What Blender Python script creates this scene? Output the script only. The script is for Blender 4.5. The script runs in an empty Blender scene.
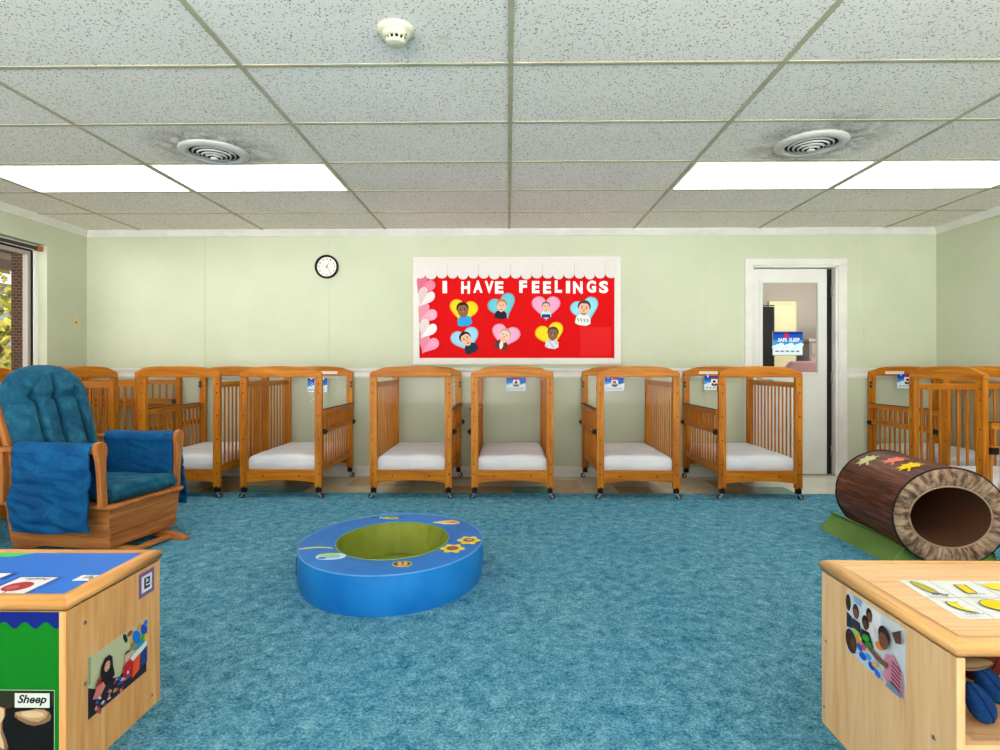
import bpy, bmesh, math, random
from math import sin, cos, pi, sqrt, atan
from mathutils import Vector, Matrix, noise as mnoise

random.seed(7)
COL = bpy.context.scene.collection
SC = bpy.context.scene

# ------------------------------------------------------------------ camera model
H = 1.085                 # eye height
F = 570.0                 # focal length in pixels of a 1000 wide frame
HOR = 367.0
YAW = atan(8 / F)
CY, SY = cos(YAW), sin(YAW)
XL, XR, W, YR = -4.22, 4.20, 5.65, -2.2
ZC = 2.447


def at(u, v, Y):
    """point of the photograph on the plane y = Y"""
    x = (u - 500) / F
    t = Y / (x * SY + CY)
    return Vector((t * (x * CY - SY), Y, H + (HOR - v) * t / F))


def at_z(u, v, z):
    x = (u - 500) / F
    t = (H - z) * F / (v - HOR)
    return Vector((t * (x * CY - SY), t * (x * SY + CY), z))


# ------------------------------------------------------------------ materials
def lin(c):
    c = c / 255.0
    return c / 12.92 if c <= 0.04045 else ((c + 0.055) / 1.055) ** 2.4


def srgb(r, g, b):
    return (lin(r), lin(g), lin(b), 1.0)


MATS = {}


class NT:
    def __init__(self, name):
        self.m = bpy.data.materials.new(name)
        self.m.use_nodes = True
        self.t = self.m.node_tree
        self.b = self.t.nodes['Principled BSDF']
        self.out = self.t.nodes['Material Output']

    def n(self, kind, **kw):
        nd = self.t.nodes.new(kind)
        for k, v in kw.items():
            if k in nd.inputs.keys():
                nd.inputs[k].default_value = v
            else:
                setattr(nd, k, v)
        return nd

    def l(self, a, b):
        self.t.links.new(a, b)

    def coords(self, scale=(1, 1, 1), which='Object', rot=(0, 0, 0)):
        tc = self.n('ShaderNodeTexCoord')
        mp = self.n('ShaderNodeMapping')
        mp.inputs['Scale'].default_value = scale
        mp.inputs['Rotation'].default_value = rot
        self.l(tc.outputs[which], mp.inputs['Vector'])
        return mp.outputs['Vector']

    def noise(self, vec, scale, detail=3, rough=.55, dist=0.0):
        nd = self.n('ShaderNodeTexNoise')
        nd.inputs['Scale'].default_value = scale
        nd.inputs['Detail'].default_value = detail
        nd.inputs['Roughness'].default_value = rough
        nd.inputs['Distortion'].default_value = dist
        if vec is not None:
            self.l(vec, nd.inputs['Vector'])
        return nd.outputs['Fac']

    def ramp(self, fac, stops):
        nd = self.n('ShaderNodeValToRGB')
        el = nd.color_ramp.elements
        while len(el) < len(stops):
            el.new(0.5)
        for e, (p, c) in zip(el, stops):
            e.position = p
            e.color = c
        self.l(fac, nd.inputs['Fac'])
        return nd.outputs['Color']

    def mix(self, fac, a, b, mode='MIX'):
        nd = self.n('ShaderNodeMix', data_type='RGBA', blend_type=mode)
        for sock, val in ((nd.inputs[0], fac), (nd.inputs[6], a), (nd.inputs[7], b)):
            if hasattr(val, 'is_output'):
                self.l(val, sock)
            else:
                sock.default_value = val
        return nd.outputs[2]

    def math(self, op, a, b=None, clamp=False):
        nd = self.n('ShaderNodeMath', operation=op, use_clamp=clamp)
        for i, val in enumerate((a, b)):
            if val is None:
                continue
            if hasattr(val, 'is_output'):
                self.l(val, nd.inputs[i])
            else:
                nd.inputs[i].default_value = val
        return nd.outputs[0]

    def bump(self, height, strength=.3, dist=.002):
        nd = self.n('ShaderNodeBump')
        nd.inputs['Strength'].default_value = strength
        nd.inputs['Distance'].default_value = dist
        self.l(height, nd.inputs['Height'])
        self.l(nd.outputs['Normal'], self.b.inputs['Normal'])

    def set(self, color=None, rough=None, spec=None, metal=None):
        if color is not None:
            if hasattr(color, 'is_output'):
                self.l(color, self.b.inputs['Base Color'])
            else:
                self.b.inputs['Base Color'].default_value = color
        if rough is not None:
            self.b.inputs['Roughness'].default_value = rough
        if spec is not None:
            self.b.inputs['Specular IOR Level'].default_value = spec
        if metal is not None:
            self.b.inputs['Metallic'].default_value = metal
        return self.m


def flat(r, g, b, rough=.6, spec=.12, metal=0.0):
    key = ('flat', r, g, b, rough, metal)
    if key not in MATS:
        nt = NT('paint_%02x%02x%02x' % (r, g, b))
        v = nt.coords()
        n = nt.noise(v, 40, 2)
        c = srgb(r, g, b)
        lo = tuple(x * .97 for x in c[:3]) + (1,)
        hi = tuple(min(1, x * 1.02) for x in c[:3]) + (1,)
        nt.set(nt.ramp(n, [(.3, lo), (.7, hi)]), rough, spec, metal)
        MATS[key] = nt.m
    return MATS[key]


def wood(name, cols, axis, rough=.35, across=28.0, along=1.6, rand=.10, spec=.4, coat=.0):
    """grain running along axis x, y or z"""
    key = (name, axis)
    if key in MATS:
        return MATS[key]
    nt = NT(name + '_' + axis)
    sc = [across] * 3
    sc['xyz'.index(axis)] = along
    oi = nt.n('ShaderNodeObjectInfo')
    tc = nt.n('ShaderNodeTexCoord')
    add = nt.n('ShaderNodeVectorMath', operation='ADD')
    mul = nt.n('ShaderNodeVectorMath', operation='SCALE')
    comb = nt.n('ShaderNodeCombineXYZ')
    for i in range(3):
        nt.l(oi.outputs['Random'], comb.inputs[i])
    nt.l(comb.outputs[0], mul.inputs[0])
    mul.inputs['Scale'].default_value = 7.3
    nt.l(tc.outputs['Object'], add.inputs[0])
    nt.l(mul.outputs[0], add.inputs[1])
    mp = nt.n('ShaderNodeMapping')
    mp.inputs['Scale'].default_value = sc
    nt.l(add.outputs[0], mp.inputs['Vector'])
    v = mp.outputs['Vector']
    n1 = nt.noise(v, 1.0, 5, .6, 1.1)
    n2 = nt.noise(v, 4.5, 3, .6, .3)
    f = nt.math('ADD', nt.math('MULTIPLY', n1, .72), nt.math('MULTIPLY', n2, .28))
    c = nt.ramp(f, [(.30, cols[0]), (.5, cols[1]), (.68, cols[2])])
    hsv = nt.n('ShaderNodeHueSaturation')
    nt.l(c, hsv.inputs['Color'])
    nt.l(nt.math('ADD', nt.math('MULTIPLY', oi.outputs['Random'], rand), 1 - rand / 2), hsv.inputs['Value'])
    nt.bump(n2, .08, .001)
    nt.set(hsv.outputs['Color'], rough, spec)
    if coat:
        nt.b.inputs['Coat Weight'].default_value = coat
        nt.b.inputs['Coat Roughness'].default_value = .2
    MATS[key] = nt.m
    return nt.m


def cribwood(axis):
    return wood('honey_wood', (srgb(136, 68, 6), srgb(180, 106, 16), srgb(203, 135, 36)), axis, .4, 26, 1.8, .14, .22)


def maple(axis):
    return wood('maple_ply', (srgb(202, 136, 76), srgb(219, 160, 98), srgb(230, 180, 122)), axis, .45, 22, 1.5, .05, .2)


def pale(axis):
    return wood('pale_maple', (srgb(212, 158, 106), srgb(228, 184, 134), srgb(236, 199, 153)), axis, .45, 22, 1.5, .05, .2)


def palerim(axis):
    return wood('pale_rim', (srgb(200, 140, 80), srgb(222, 170, 108), srgb(232, 190, 134)), axis, .38, 30, 1.6, .05, .25)


def rimwood(axis):
    return wood('birch_rim', (srgb(186, 118, 56), srgb(212, 150, 82), srgb(226, 174, 110)), axis, .38, 30, 1.6, .05, .25)


def chairwood(axis):
    return wood('rocker_oak', (srgb(132, 72, 34), srgb(178, 108, 54), srgb(204, 138, 78)), axis, .4, 24, 1.4, .12, .22)


def glass_mat(name, tint=(1, 1, 1), gloss=.06):
    if name in MATS:
        return MATS[name]
    nt = NT(name)
    tr = nt.n('ShaderNodeBsdfTransparent')
    tr.inputs['Color'].default_value = (*tint, 1)
    gl = nt.n('ShaderNodeBsdfGlossy')
    gl.inputs['Roughness'].default_value = .03
    fr = nt.n('ShaderNodeLayerWeight')
    fr.inputs['Blend'].default_value = .5
    fac = nt.math('ADD', nt.math('MULTIPLY', nt.math('POWER', fr.outputs['Facing'], 4.0), .30), gloss * .045)
    mx = nt.n('ShaderNodeMixShader')
    nt.l(fac, mx.inputs[0])
    nt.l(tr.outputs[0], mx.inputs[1])
    nt.l(gl.outputs[0], mx.inputs[2])
    nt.l(mx.outputs[0], nt.out.inputs['Surface'])
    MATS[name] = nt.m
    return nt.m


def build_mats():
    # pale green wall paint
    nt = NT('wall_paint')
    v = nt.coords()
    n = nt.noise(v, 1.3, 4, .6)
    n2 = nt.noise(v, 160, 2)
    nt.bump(n2, .08, .001)
    MATS['wall'] = nt.set(nt.ramp(n, [(.3, srgb(183, 190, 164)), (.7, srgb(194, 200, 176))]), .6, .15)
    nt = NT('white_trim_paint')
    v = nt.coords()
    n = nt.noise(v, 6, 3)
    MATS['trim'] = nt.set(nt.ramp(n, [(.3, srgb(206, 205, 198)), (.7, srgb(218, 217, 211))]), .4, .4)
    nt = NT('white_door_paint')
    v = nt.coords()
    n = nt.noise(v, 3, 3)
    MATS['door'] = nt.set(nt.ramp(n, [(.3, srgb(208, 209, 203)), (.7, srgb(218, 219, 214))]), .4, .4)
    # acoustic ceiling tile: pinholes, fissures, dirt around the two air diffusers
    nt = NT('acoustic_tile')
    tc = nt.n('ShaderNodeTexCoord')
    P = tc.outputs['Object']
    vo = nt.n('ShaderNodeTexVoronoi')
    vo.inputs['Scale'].default_value = 70
    nt.l(P, vo.inputs['Vector'])
    pits = nt.math('LESS_THAN', vo.outputs['Distance'], .26)
    sel = nt.math('GREATER_THAN', nt.noise(P, 62, 2), .49)
    pits = nt.math('MULTIPLY', pits, sel)
    wm = nt.noise(P, 95, 3, .6, .6)
    worm = nt.math('GREATER_THAN', wm, .635)
    spots = nt.math('MAXIMUM', pits, worm)
    big = nt.noise(P, 1.1, 4)
    base = nt.ramp(big, [(.3, srgb(238, 232, 222)), (.7, srgb(246, 240, 231))])
    fine = nt.noise(P, 240, 2)
    base = nt.mix(1.0, base, nt.ramp(fine, [(.25, (.90, .90, .90, 1)), (.7, (1, 1, 1, 1))]), 'MULTIPLY')
    col = nt.mix(nt.math('MULTIPLY', spots, .78), base, srgb(74, 76, 74))
    for (cx, cy) in ((-1.86, 3.585), (1.845, 3.50)):
        sub = nt.n('ShaderNodeVectorMath', operation='DISTANCE')
        sub.inputs[1].default_value = (cx + .02, cy - .03, ZC)
        nt.l(P, sub.inputs[0])
        r = nt.math('SUBTRACT', .46, sub.outputs['Value'])
        r = nt.math('MULTIPLY', r, 4.0, True)
        dn = nt.noise(P, 9, 5, .7, .8)
        dn = nt.math('MULTIPLY', nt.math('SUBTRACT', dn, .36), 4.5, True)
        col = nt.mix(nt.math('MULTIPLY', nt.math('MULTIPLY', r, dn), .62), col, srgb(84, 74, 62))
    st = nt.noise(P, 3.1, 5, .65, .4)
    st = nt.math('MULTIPLY', nt.math('SUBTRACT', st, .69), 9.0, True)
    col = nt.mix(nt.math('MULTIPLY', st, .45), col, srgb(168, 132, 92))
    nt.bump(nt.math('SUBTRACT', 1.0, spots), .5, .004)
    MATS['tile'] = nt.set(col, .9, .1)
    nt = NT('grid_steel_paint')
    v = nt.coords()
    n = nt.noise(v, 5, 5, .7)
    MATS['grid'] = nt.set(nt.ramp(n, [(.3, srgb(160, 154, 126)), (.62, srgb(184, 178, 152)), (.78, srgb(150, 126, 88))]), .6, .15)
    # carpet
    nt = NT('teal_blue_carpet')
    v = nt.coords()
    n1 = nt.noise(v, 1.1, 4, .6)
    n2 = nt.noise(v, 17, 5, .75, .5)
    n3 = nt.noise(v, 120, 4, .85)
    f = nt.math('ADD', nt.math('MULTIPLY', n3, .62), nt.math('MULTIPLY', n2, .38))
    c = nt.ramp(f, [(.34, srgb(12, 52, 84)), (.43, srgb(58, 128, 162)), (.53, srgb(112, 182, 208)), (.65, srgb(188, 230, 242))])
    patch = nt.ramp(n1, [(.35, (.80, .90, .96, 1)), (.62, (1.10, 1.02, .98, 1))])
    c = nt.mix(1.0, c, patch, 'MULTIPLY')
    nt.bump(f, 1.0, .02)
    MATS['carpet'] = nt.set(c, .95, .05)
    # sheet fabric
    nt = NT('white_sheet')
    v = nt.coords()
    n = nt.noise(v, 9, 4, .55, .5)
    nt.bump(n, .35, .02)
    n2 = nt.noise(v, 3, 2)
    MATS['sheet'] = nt.set(nt.ramp(n2, [(.3, srgb(214, 215, 224)), (.7, srgb(230, 229, 233))]), .8, .1)
    # velvet
    def velvet(name, lo, mid, hi, sheen):
        nt = NT(name)
        v = nt.coords()
        n = nt.noise(v, 7, 5, .65, .8)
        n2 = nt.noise(v, 60, 3)
        f = nt.math('ADD', nt.math('MULTIPLY', n, .75), nt.math('MULTIPLY', n2, .25))
        nt.bump(n, .5, .02)
        nt.b.inputs['Sheen Weight'].default_value = sheen
        nt.b.inputs['Sheen Roughness'].default_value = .4
        nt.b.inputs['Sheen Tint'].default_value = hi
        return nt.set(nt.ramp(f, [(.28, lo), (.5, mid), (.74, hi)]), .75, .15)
    MATS['velvet'] = velvet('blue_velvet', srgb(6, 56, 104), srgb(10, 80, 134), srgb(24, 106, 160), .25)
    MATS['velvet_teal'] = velvet('teal_velvet', srgb(12, 56, 80), srgb(24, 86, 114), srgb(58, 122, 146), .3)
    MATS['plush'] = velvet('blue_plush', srgb(4, 30, 72), srgb(8, 50, 100), srgb(20, 74, 126), .15)  # blue darkened to carry the shade inside the shelf
    # vinyl
    def vinyl(name, lo, hi, rough=.4, sc=4):
        nt = NT(name)
        v = nt.coords()
        n = nt.noise(v, sc, 4, .6)
        nt.bump(n, .3, .01)
        return nt.set(nt.ramp(n, [(.3, lo), (.7, hi)]), rough, .2)
    MATS['ring_side'] = vinyl('bright_blue_vinyl', srgb(16, 108, 186), srgb(34, 130, 206))
    MATS['ring_top'] = vinyl('deep_blue_vinyl', srgb(8, 102, 186), srgb(20, 118, 204))
    MATS['ring_in'] = vinyl('olive_vinyl', srgb(112, 126, 34), srgb(142, 152, 58), .5)
    MATS['piping'] = vinyl('pale_blue_piping', srgb(84, 152, 216), srgb(104, 168, 226))
    MATS['mat_green'] = vinyl('moss_green_vinyl', srgb(84, 118, 52), srgb(106, 140, 70), .45)
    MATS['floor_vinyl'] = vinyl('vinyl_tile_beige', srgb(206, 190, 156), srgb(222, 208, 178), .22, 5)
    MATS['floor_tan'] = vinyl('vinyl_tile_tan', srgb(186, 152, 104), srgb(204, 172, 124), .22, 5)
    MATS['floor_blue'] = vinyl('vinyl_tile_blue', srgb(58, 100, 146), srgb(76, 118, 162), .22, 5)
    MATS['floor_teal'] = vinyl('vinyl_tile_teal', srgb(92, 148, 138), srgb(114, 168, 156), .22, 5)
    MATS['floor_cream'] = vinyl('vinyl_tile_cream', srgb(226, 224, 206), srgb(236, 234, 220), .2, 5)
    # bark
    nt = NT('printed_bark')
    v = nt.coords((26, 2.2, 26))
    n = nt.noise(v, 1.0, 6, .7, 1.2)
    v2 = nt.coords((70, 4, 70))
    n2 = nt.noise(v2, 1.0, 3, .6)
    f = nt.math('ADD', nt.math('MULTIPLY', n, .65), nt.math('MULTIPLY', n2, .35))
    MATS['bark'] = nt.set(nt.ramp(f, [(.36, srgb(44, 22, 16)), (.5, srgb(96, 52, 38)), (.64, srgb(138, 86, 64))]), .5, .18)
    # ring end with radial folds (thing-local coordinates, axis along y)
    nt = NT('gathered_end_fabric')
    tc = nt.n('ShaderNodeTexCoord')
    sp = nt.n('ShaderNodeSeparateXYZ')
    nt.l(tc.outputs['Object'], sp.inputs[0])
    ang = nt.math('ARCTAN2', nt.math('SUBTRACT', sp.outputs[2], .277), sp.outputs[0])
    cb = nt.n('ShaderNodeCombineXYZ')
    nt.l(nt.math('MULTIPLY', nt.math('COSINE', ang), 1.0), cb.inputs[0])
    nt.l(nt.math('MULTIPLY', nt.math('SINE', ang), 1.0), cb.inputs[1])
    rr = nt.n('ShaderNodeVectorMath', operation='LENGTH')
    cb2 = nt.n('ShaderNodeCombineXYZ')
    nt.l(sp.outputs[0], cb2.inputs[0])
    nt.l(nt.math('SUBTRACT', sp.outputs[2], .277), cb2.inputs[2])
    nt.l(cb2.outputs[0], rr.inputs[0])
    nt.l(nt.math('MULTIPLY', rr.outputs['Value'], 1.6), cb.inputs[2])
    n = nt.noise(cb.outputs[0], 9, 3, .6, .3)
    n2 = nt.noise(tc.outputs['Object'], 14, 3)
    c = nt.ramp(n, [(.40, srgb(54, 38, 30)), (.49, srgb(140, 110, 88)), (.66, srgb(186, 156, 130))])
    c = nt.mix(.25, c, nt.ramp(n2, [(.35, srgb(120, 88, 66)), (.65, srgb(196, 166, 138))]))
    nt.bump(n, .8, .02)
    MATS['end_fabric'] = nt.set(c, .6, .2)
    MATS['acrylic'] = glass_mat('clear_acrylic', (.985, .985, .985))
    MATS['glass'] = glass_mat('window_glass', (.97, .98, .97))
    nt = NT('lamp_diffuser')
    v = nt.coords()
    n = nt.noise(v, 2, 2)
    em = nt.n('ShaderNodeEmission')
    nt.l(nt.ramp(n, [(.2, (1, .985, .95, 1)), (.8, (1, .99, .965, 1))]), em.inputs['Color'])
    em.inputs['Strength'].default_value = PANEL
    nt.l(em.outputs[0], nt.out.inputs['Surface'])
    MATS['lamp'] = nt.m
    # brick
    nt = NT('brown_brick')
    br = nt.n('ShaderNodeTexBrick')
    v = nt.coords((1, 1, 1), 'Object', (pi / 2, 0, 0))
    nt.l(v, br.inputs['Vector'])
    br.inputs['Scale'].default_value = 9
    br.inputs['Color1'].default_value = srgb(78, 50, 38)
    br.inputs['Color2'].default_value = srgb(60, 38, 30)
    br.inputs['Mortar'].default_value = srgb(104, 92, 80)
    MATS['brick'] = nt.set(br.outputs['Color'], .85, .1)
    nt = NT('tree_leaf')
    oi = nt.coords()
    n = nt.noise(oi, 1.6, 4, .7)
    MATS['leaf'] = nt.set(nt.ramp(n, [(.33, srgb(62, 74, 28)), (.48, srgb(128, 128, 46)), (.6, srgb(196, 184, 88)), (.72, srgb(222, 214, 150))]), .7, .2)


PANEL = 5.6
SKY_LO, SKY_HI, LOW_FILL = 1.2, 4.0, 4.2
build_mats()
BLACK = flat(24, 23, 24, .4)
CHROME = flat(176, 172, 164, .28, .5, 1.0)


# ------------------------------------------------------------------ mesh builder
class MB:
    def __init__(self):
        self.v, self.f, self.fm, self.fs, self.mats = [], [], [], [], []
        self.xf = None

    def mi(self, m):
        if m not in self.mats:
            self.mats.append(m)
        return self.mats.index(m)

    def add(self, vs, fs, m, smooth=False):
        o = len(self.v)
        for p in vs:
            p = Vector(p)
            self.v.append(self.xf @ p if self.xf is not None else p)
        k = self.mi(m)
        for f in fs:
            self.f.append([i + o for i in f])
            self.fm.append(k)
            self.fs.append(smooth)
        return self

    def box(self, x0, x1, y0, y1, z0, z1, m):
        vs = [(x, y, z) for z in (z0, z1) for y in (y0, y1) for x in (x0, x1)]
        return self.add(vs, [(0, 2, 3, 1), (4, 5, 7, 6), (0, 1, 5, 4), (2, 6, 7, 3), (0, 4, 6, 2), (1, 3, 7, 5)], m)

    def prism(self, poly, axis, a, b, m, smooth=False):
        def P(p, t):
            return {'x': (t, p[0], p[1]), 'y': (p[0], t, p[1]), 'z': (p[0], p[1], t)}[axis]
        n = len(poly)
        vs = [P(p, a) for p in poly] + [P(p, b) for p in poly]
        self.add(vs, [list(range(n))[::-1], list(range(n, 2 * n))], m)
        o = len(self.v) - 2 * n
        k = self.mi(m)
        for i in range(n):
            j = (i + 1) % n
            self.f.append([o + i, o + j, o + n + j, o + n + i])
            self.fm.append(k)
            self.fs.append(smooth)
        return self

    def cyl(self, p0, p1, r0, r1, m, n=16, smooth=True):
        p0, p1 = Vector(p0), Vector(p1)
        d = (p1 - p0).normalized()
        a = d.orthogonal().normalized()
        b = d.cross(a)
        vs = []
        for (p, r) in ((p0, r0), (p1, r1)):
            for i in range(n):
                t = 2 * pi * i / n
                vs.append(p + a * (r * cos(t)) + b * (r * sin(t)))
        self.add(vs, [(i, (i + 1) % n, n + (i + 1) % n, n + i) for i in range(n)], m, smooth)
        o = len(self.v) - 2 * n
        k = self.mi(m)
        for fc in (list(range(o, o + n))[::-1], list(range(o + n, o + 2 * n))):
            self.f.append(fc)
            self.fm.append(k)
            self.fs.append(False)
        return self

    def grid(self, fn, nu, nv, m, cu=False, cv=False, smooth=True):
        """fn(i/nu, j/nv) -> point; cu/cv close the direction"""
        uu = nu if cu else nu + 1
        vv = nv if cv else nv + 1
        vs = [fn(i / nu, j / nv) for i in range(uu) for j in range(vv)]
        fs = []
        for i in range(nu):
            for j in range(nv):
                i2, j2 = (i + 1) % uu, (j + 1) % vv
                fs.append((i * vv + j, i2 * vv + j, i2 * vv + j2, i * vv + j2))
        return self.add(vs, fs, m, smooth)

    def lathe(self, prof, m, n=40, c=(0, 0, 0), smooth=True, ax=1.0, ay=1.0):
        cx, cy, cz = c
        k = len(prof)
        vs = [(cx + r * ax * cos(2 * pi * i / n), cy + r * ay * sin(2 * pi * i / n), cz + z) for i in range(n) for (r, z) in prof]
        fs = []
        for i in range(n):
            i2 = (i + 1) % n
            for j in range(k - 1):
                fs.append((i * k + j, i2 * k + j, i2 * k + j + 1, i * k + j + 1))
        return self.add(vs, fs, m, smooth)

    def tube(self, pts, r, m, n=8, closed=False):
        pts = [Vector(p) for p in pts]
        N = len(pts)
        vs = []
        ref = Vector((0, 0, 1))
        for i, p in enumerate(pts):
            a = pts[(i - 1) % N] if (closed or i > 0) else p
            b = pts[(i + 1) % N] if (closed or i < N - 1) else p
            d = (b - a).normalized()
            s = d.cross(ref)
            if s.length < 1e-3:
                s = d.cross(Vector((1, 0, 0)))
            s.normalize()
            t = s.cross(d)
            for k in range(n):
                w = 2 * pi * k / n
                vs.append(p + s * (r * cos(w)) + t * (r * sin(w)))
        fs = []
        for i in range(N if closed else N - 1):
            i2 = (i + 1) % N
            for k in range(n):
                k2 = (k + 1) % n
                fs.append((i * n + k, i2 * n + k, i2 * n + k2, i * n + k2))
        if not closed:
            fs.append(list(range(n))[::-1])
            fs.append(list(range((N - 1) * n, N * n)))
        return self.add(vs, fs, m, True)

    def ellipsoid(self, c, r, m, nu=20, nv=12, rot=None, fn=None):
        c = Vector(c)
        vs, fs = [], []
        for j in range(nv + 1):
            t = pi * j / nv
            for i in range(nu):
                a = 2 * pi * i / nu
                p = Vector((r[0] * sin(t) * cos(a), r[1] * sin(t) * sin(a), r[2] * cos(t)))
                if fn:
                    p = fn(p)
                if rot is not None:
                    p = rot @ p
                vs.append(c + p)
        for j in range(nv):
            for i in range(nu):
                i2 = (i + 1) % nu
                fs.append((j * nu + i, (j + 1) * nu + i, (j + 1) * nu + i2, j * nu + i2))
        return self.add(vs, fs, m, True)

    def mesh(self, name, weld=True, recalc=True):
        me = bpy.data.meshes.new(name)
        me.from_pydata([tuple(p) for p in self.v], [], self.f)
        for m in self.mats:
            me.materials.append(m)
        me.polygons.foreach_set('material_index', self.fm)
        me.polygons.foreach_set('use_smooth', self.fs)
        bm = bmesh.new()
        bm.from_mesh(me)
        if weld:
            bmesh.ops.remove_doubles(bm, verts=bm.verts, dist=1e-6)
        if recalc:
            bmesh.ops.recalc_face_normals(bm, faces=bm.faces)
        bm.to_mesh(me)
        bm.free()
        return me

    def build(self, name, parent=None, bevel=0, seg=2, weld=True, recalc=True, subsurf=0, loc=None, rotz=0):
        o = bpy.data.objects.new(name, self.mesh(name, weld, recalc))
        COL.objects.link(o)
        if parent is not None:
            o.parent = parent
        if loc is not None:
            o.location = loc
            o.rotation_euler = (0, 0, rotz)
        if bevel:
            b = o.modifiers.new('bevel', 'BEVEL')
            b.width = bevel
            b.segments = seg
            b.limit_method = 'ANGLE'
            b.angle_limit = math.radians(40)
        if subsurf:
            s = o.modifiers.new('subsurf', 'SUBSURF')
            s.levels = s.render_levels = subsurf
        return o


class Flat2:
    """flat card frame: origin o, axes ux, uy (unit vectors), normal = ux x uy"""

    def __init__(self, mb, o, ux, uy, su=1.0, sv=1.0):
        self.mb, self.o = mb, Vector(o)
        self.ux, self.uy = Vector(ux).normalized(), Vector(uy).normalized()
        self.n = self.ux.cross(self.uy)
        self.su, self.sv = su, sv
        self.h = 0.0

    def P(self, s, t, h):
        return self.o + self.ux * (s * self.su) + self.uy * (t * self.sv) + self.n * h

    def slab(self, pts, h0, h1, m):
        n = len(pts)
        vs = [self.P(s, t, h0) for s, t in pts] + [self.P(s, t, h1) for s, t in pts]
        fs = [list(range(n))[::-1], list(range(n, 2 * n))] + [(i, (i + 1) % n, n + (i + 1) % n, n + i) for i in range(n)]
        self.mb.add(vs, fs, m)
        self.h = h1
        return self

    def poly(self, pts, m, step=.00025):
        self.h += step
        self.mb.add([self.P(s, t, self.h) for s, t in pts], [list(range(len(pts)))], m)
        return self

    def mesh2(self, vs, fs, m, step=.00025):
        self.h += step
        self.mb.add([self.P(s, t, self.h) for s, t in vs], fs, m)
        return self


def rect(x0, y0, x1, y1):
    return [(x0, y0), (x1, y0), (x1, y1), (x0, y1)]


def ell(cx, cy, rx, ry, rot=0, n=18, a0=0, a1=2 * pi):
    full = abs(a1 - a0 - 2 * pi) < 1e-6
    k = n if full else n + 1
    out = []
    for i in range(k):
        a = a0 + (a1 - a0) * i / n
        x, y = rx * cos(a), ry * sin(a)
        out.append((cx + x * cos(rot) - y * sin(rot), cy + x * sin(rot) + y * cos(rot)))
    return out


def heart(cx, cy, w, h, rot=0, n=36):
    out = []
    for i in range(n):
        t = 2 * pi * i / n
        x = 16 * sin(t) ** 3 / 32 * w
        y = (13 * cos(t) - 5 * cos(2 * t) - 2 * cos(3 * t) - cos(4 * t) + 2.5) / 29 * h
        out.append((cx + x * cos(rot) - y * sin(rot), cy + x * sin(rot) + y * cos(rot)))
    return out[::-1]


def text2(body, size, bold=0.0, shear=0.0):
    """lettering as flat 2-d verts and faces, lower-left at the origin"""
    cu = bpy.data.curves.new('lettering', 'FONT')
    cu.body = body
    cu.size = size
    cu.offset = bold
    cu.shear = shear
    cu.resolution_u = 4
    ob = bpy.data.objects.new('lettering', cu)
    COL.objects.link(ob)
    dg = bpy.context.evaluated_depsgraph_get()
    dg.update()
    me = bpy.data.meshes.new_from_object(ob.evaluated_get(dg))
    vs = [(v.co.x, v.co.y) for v in me.vertices]
    fs = [list(p.vertices) for p in me.polygons]
    bpy.data.objects.remove(ob)
    bpy.data.curves.remove(cu)
    bpy.data.meshes.remove(me)
    if vs:
        x0 = min(v[0] for v in vs)
        y0 = min(v[1] for v in vs)
        vs = [(a - x0, b - y0) for a, b in vs]
    return vs, fs


def fit_text(body, x0, y0, x1, y1, bold=0.0, shear=0.0, flip=False):
    vs, fs = text2(body, 1.0, bold, shear)
    mx, my = max(v[0] for v in vs), max(v[1] for v in vs)
    out = [(x0 + v[0] / mx * (x1 - x0), y0 + v[1] / my * (y1 - y0)) for v in vs]
    if flip:
        out = [(x0 + x1 - a, y0 + y1 - b) for a, b in out]
    return out, fs


# ------------------------------------------------------------------ naming
def tag(o, label=None, cat=None, group=None, kind=None):
    if label:
        o['label'] = label
    if cat:
        o['category'] = cat
    if group:
        o['group'] = group
    if kind:
        o['kind'] = kind
    return o


def thing(name, label, cat, loc=(0, 0, 0), rotz=0, group=None):
    o = bpy.data.objects.new(name, None)
    COL.objects.link(o)
    o.empty_display_size = .1
    o.location = loc
    o.rotation_euler = (0, 0, rotz)
    return tag(o, label, cat, group)


def struct(name, mb, parent=None, **kw):
    o = mb.build(name, parent, **kw)
    if parent is None:
        o['kind'] = 'structure'
    return o


def kids(o):
    return list(o.children)


def dup(o, parent=None):
    c = o.copy()
    COL.objects.link(c)
    if parent is not None:
        c.parent = parent
    for ch in kids(o):
        dup(ch, c)
    return c


# ------------------------------------------------------------------ the room
T = .14
WALL, TRIM, DOOR = MATS['wall'], MATS['trim'], MATS['door']

# door opening in the back wall
DL, DR, DT = at(752, 0, W).x, at(838, 0, W).x, at(0, 267, W).z
mb = MB()
mb.box(XL - T, DL, W, W + T, 0, ZC, WALL)
mb.box(DR, XR + T, W, W + T, 0, ZC, WALL)
mb.box(DL, DR, W, W + T, DT, ZC, WALL)
for u in (204, 328, 452, 580, 706):              # panel joint battens
    x = at(u, 0, W).x
    mb.box(x - .011, x + .011, W - .0035, W + .01, .1, ZC - .02, WALL)
x = at(865, 0, W).x
mb.box(x - .011, x + .011, W - .0035, W + .01, .1, ZC - .02, WALL)
struct('wall_back', mb)

WY0, WY1, WZ0, WZ1 = 2.35, 5.16, .80, 2.196      # window opening in the left wall
mb = MB()
mb.box(XL - T, XL, YR, WY0, 0, ZC, WALL)
mb.box(XL - T, XL, WY1, W, 0, ZC, WALL)
mb.box(XL - T, XL, WY0, WY1, 0, WZ0, WALL)
mb.box(XL - T, XL, WY0, WY1, WZ1, ZC, WALL)
struct('wall_left', mb)
mb = MB()
mb.box(XR, XR + T, YR, W, 0, ZC, WALL)
struct('wall_right', mb)
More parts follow.
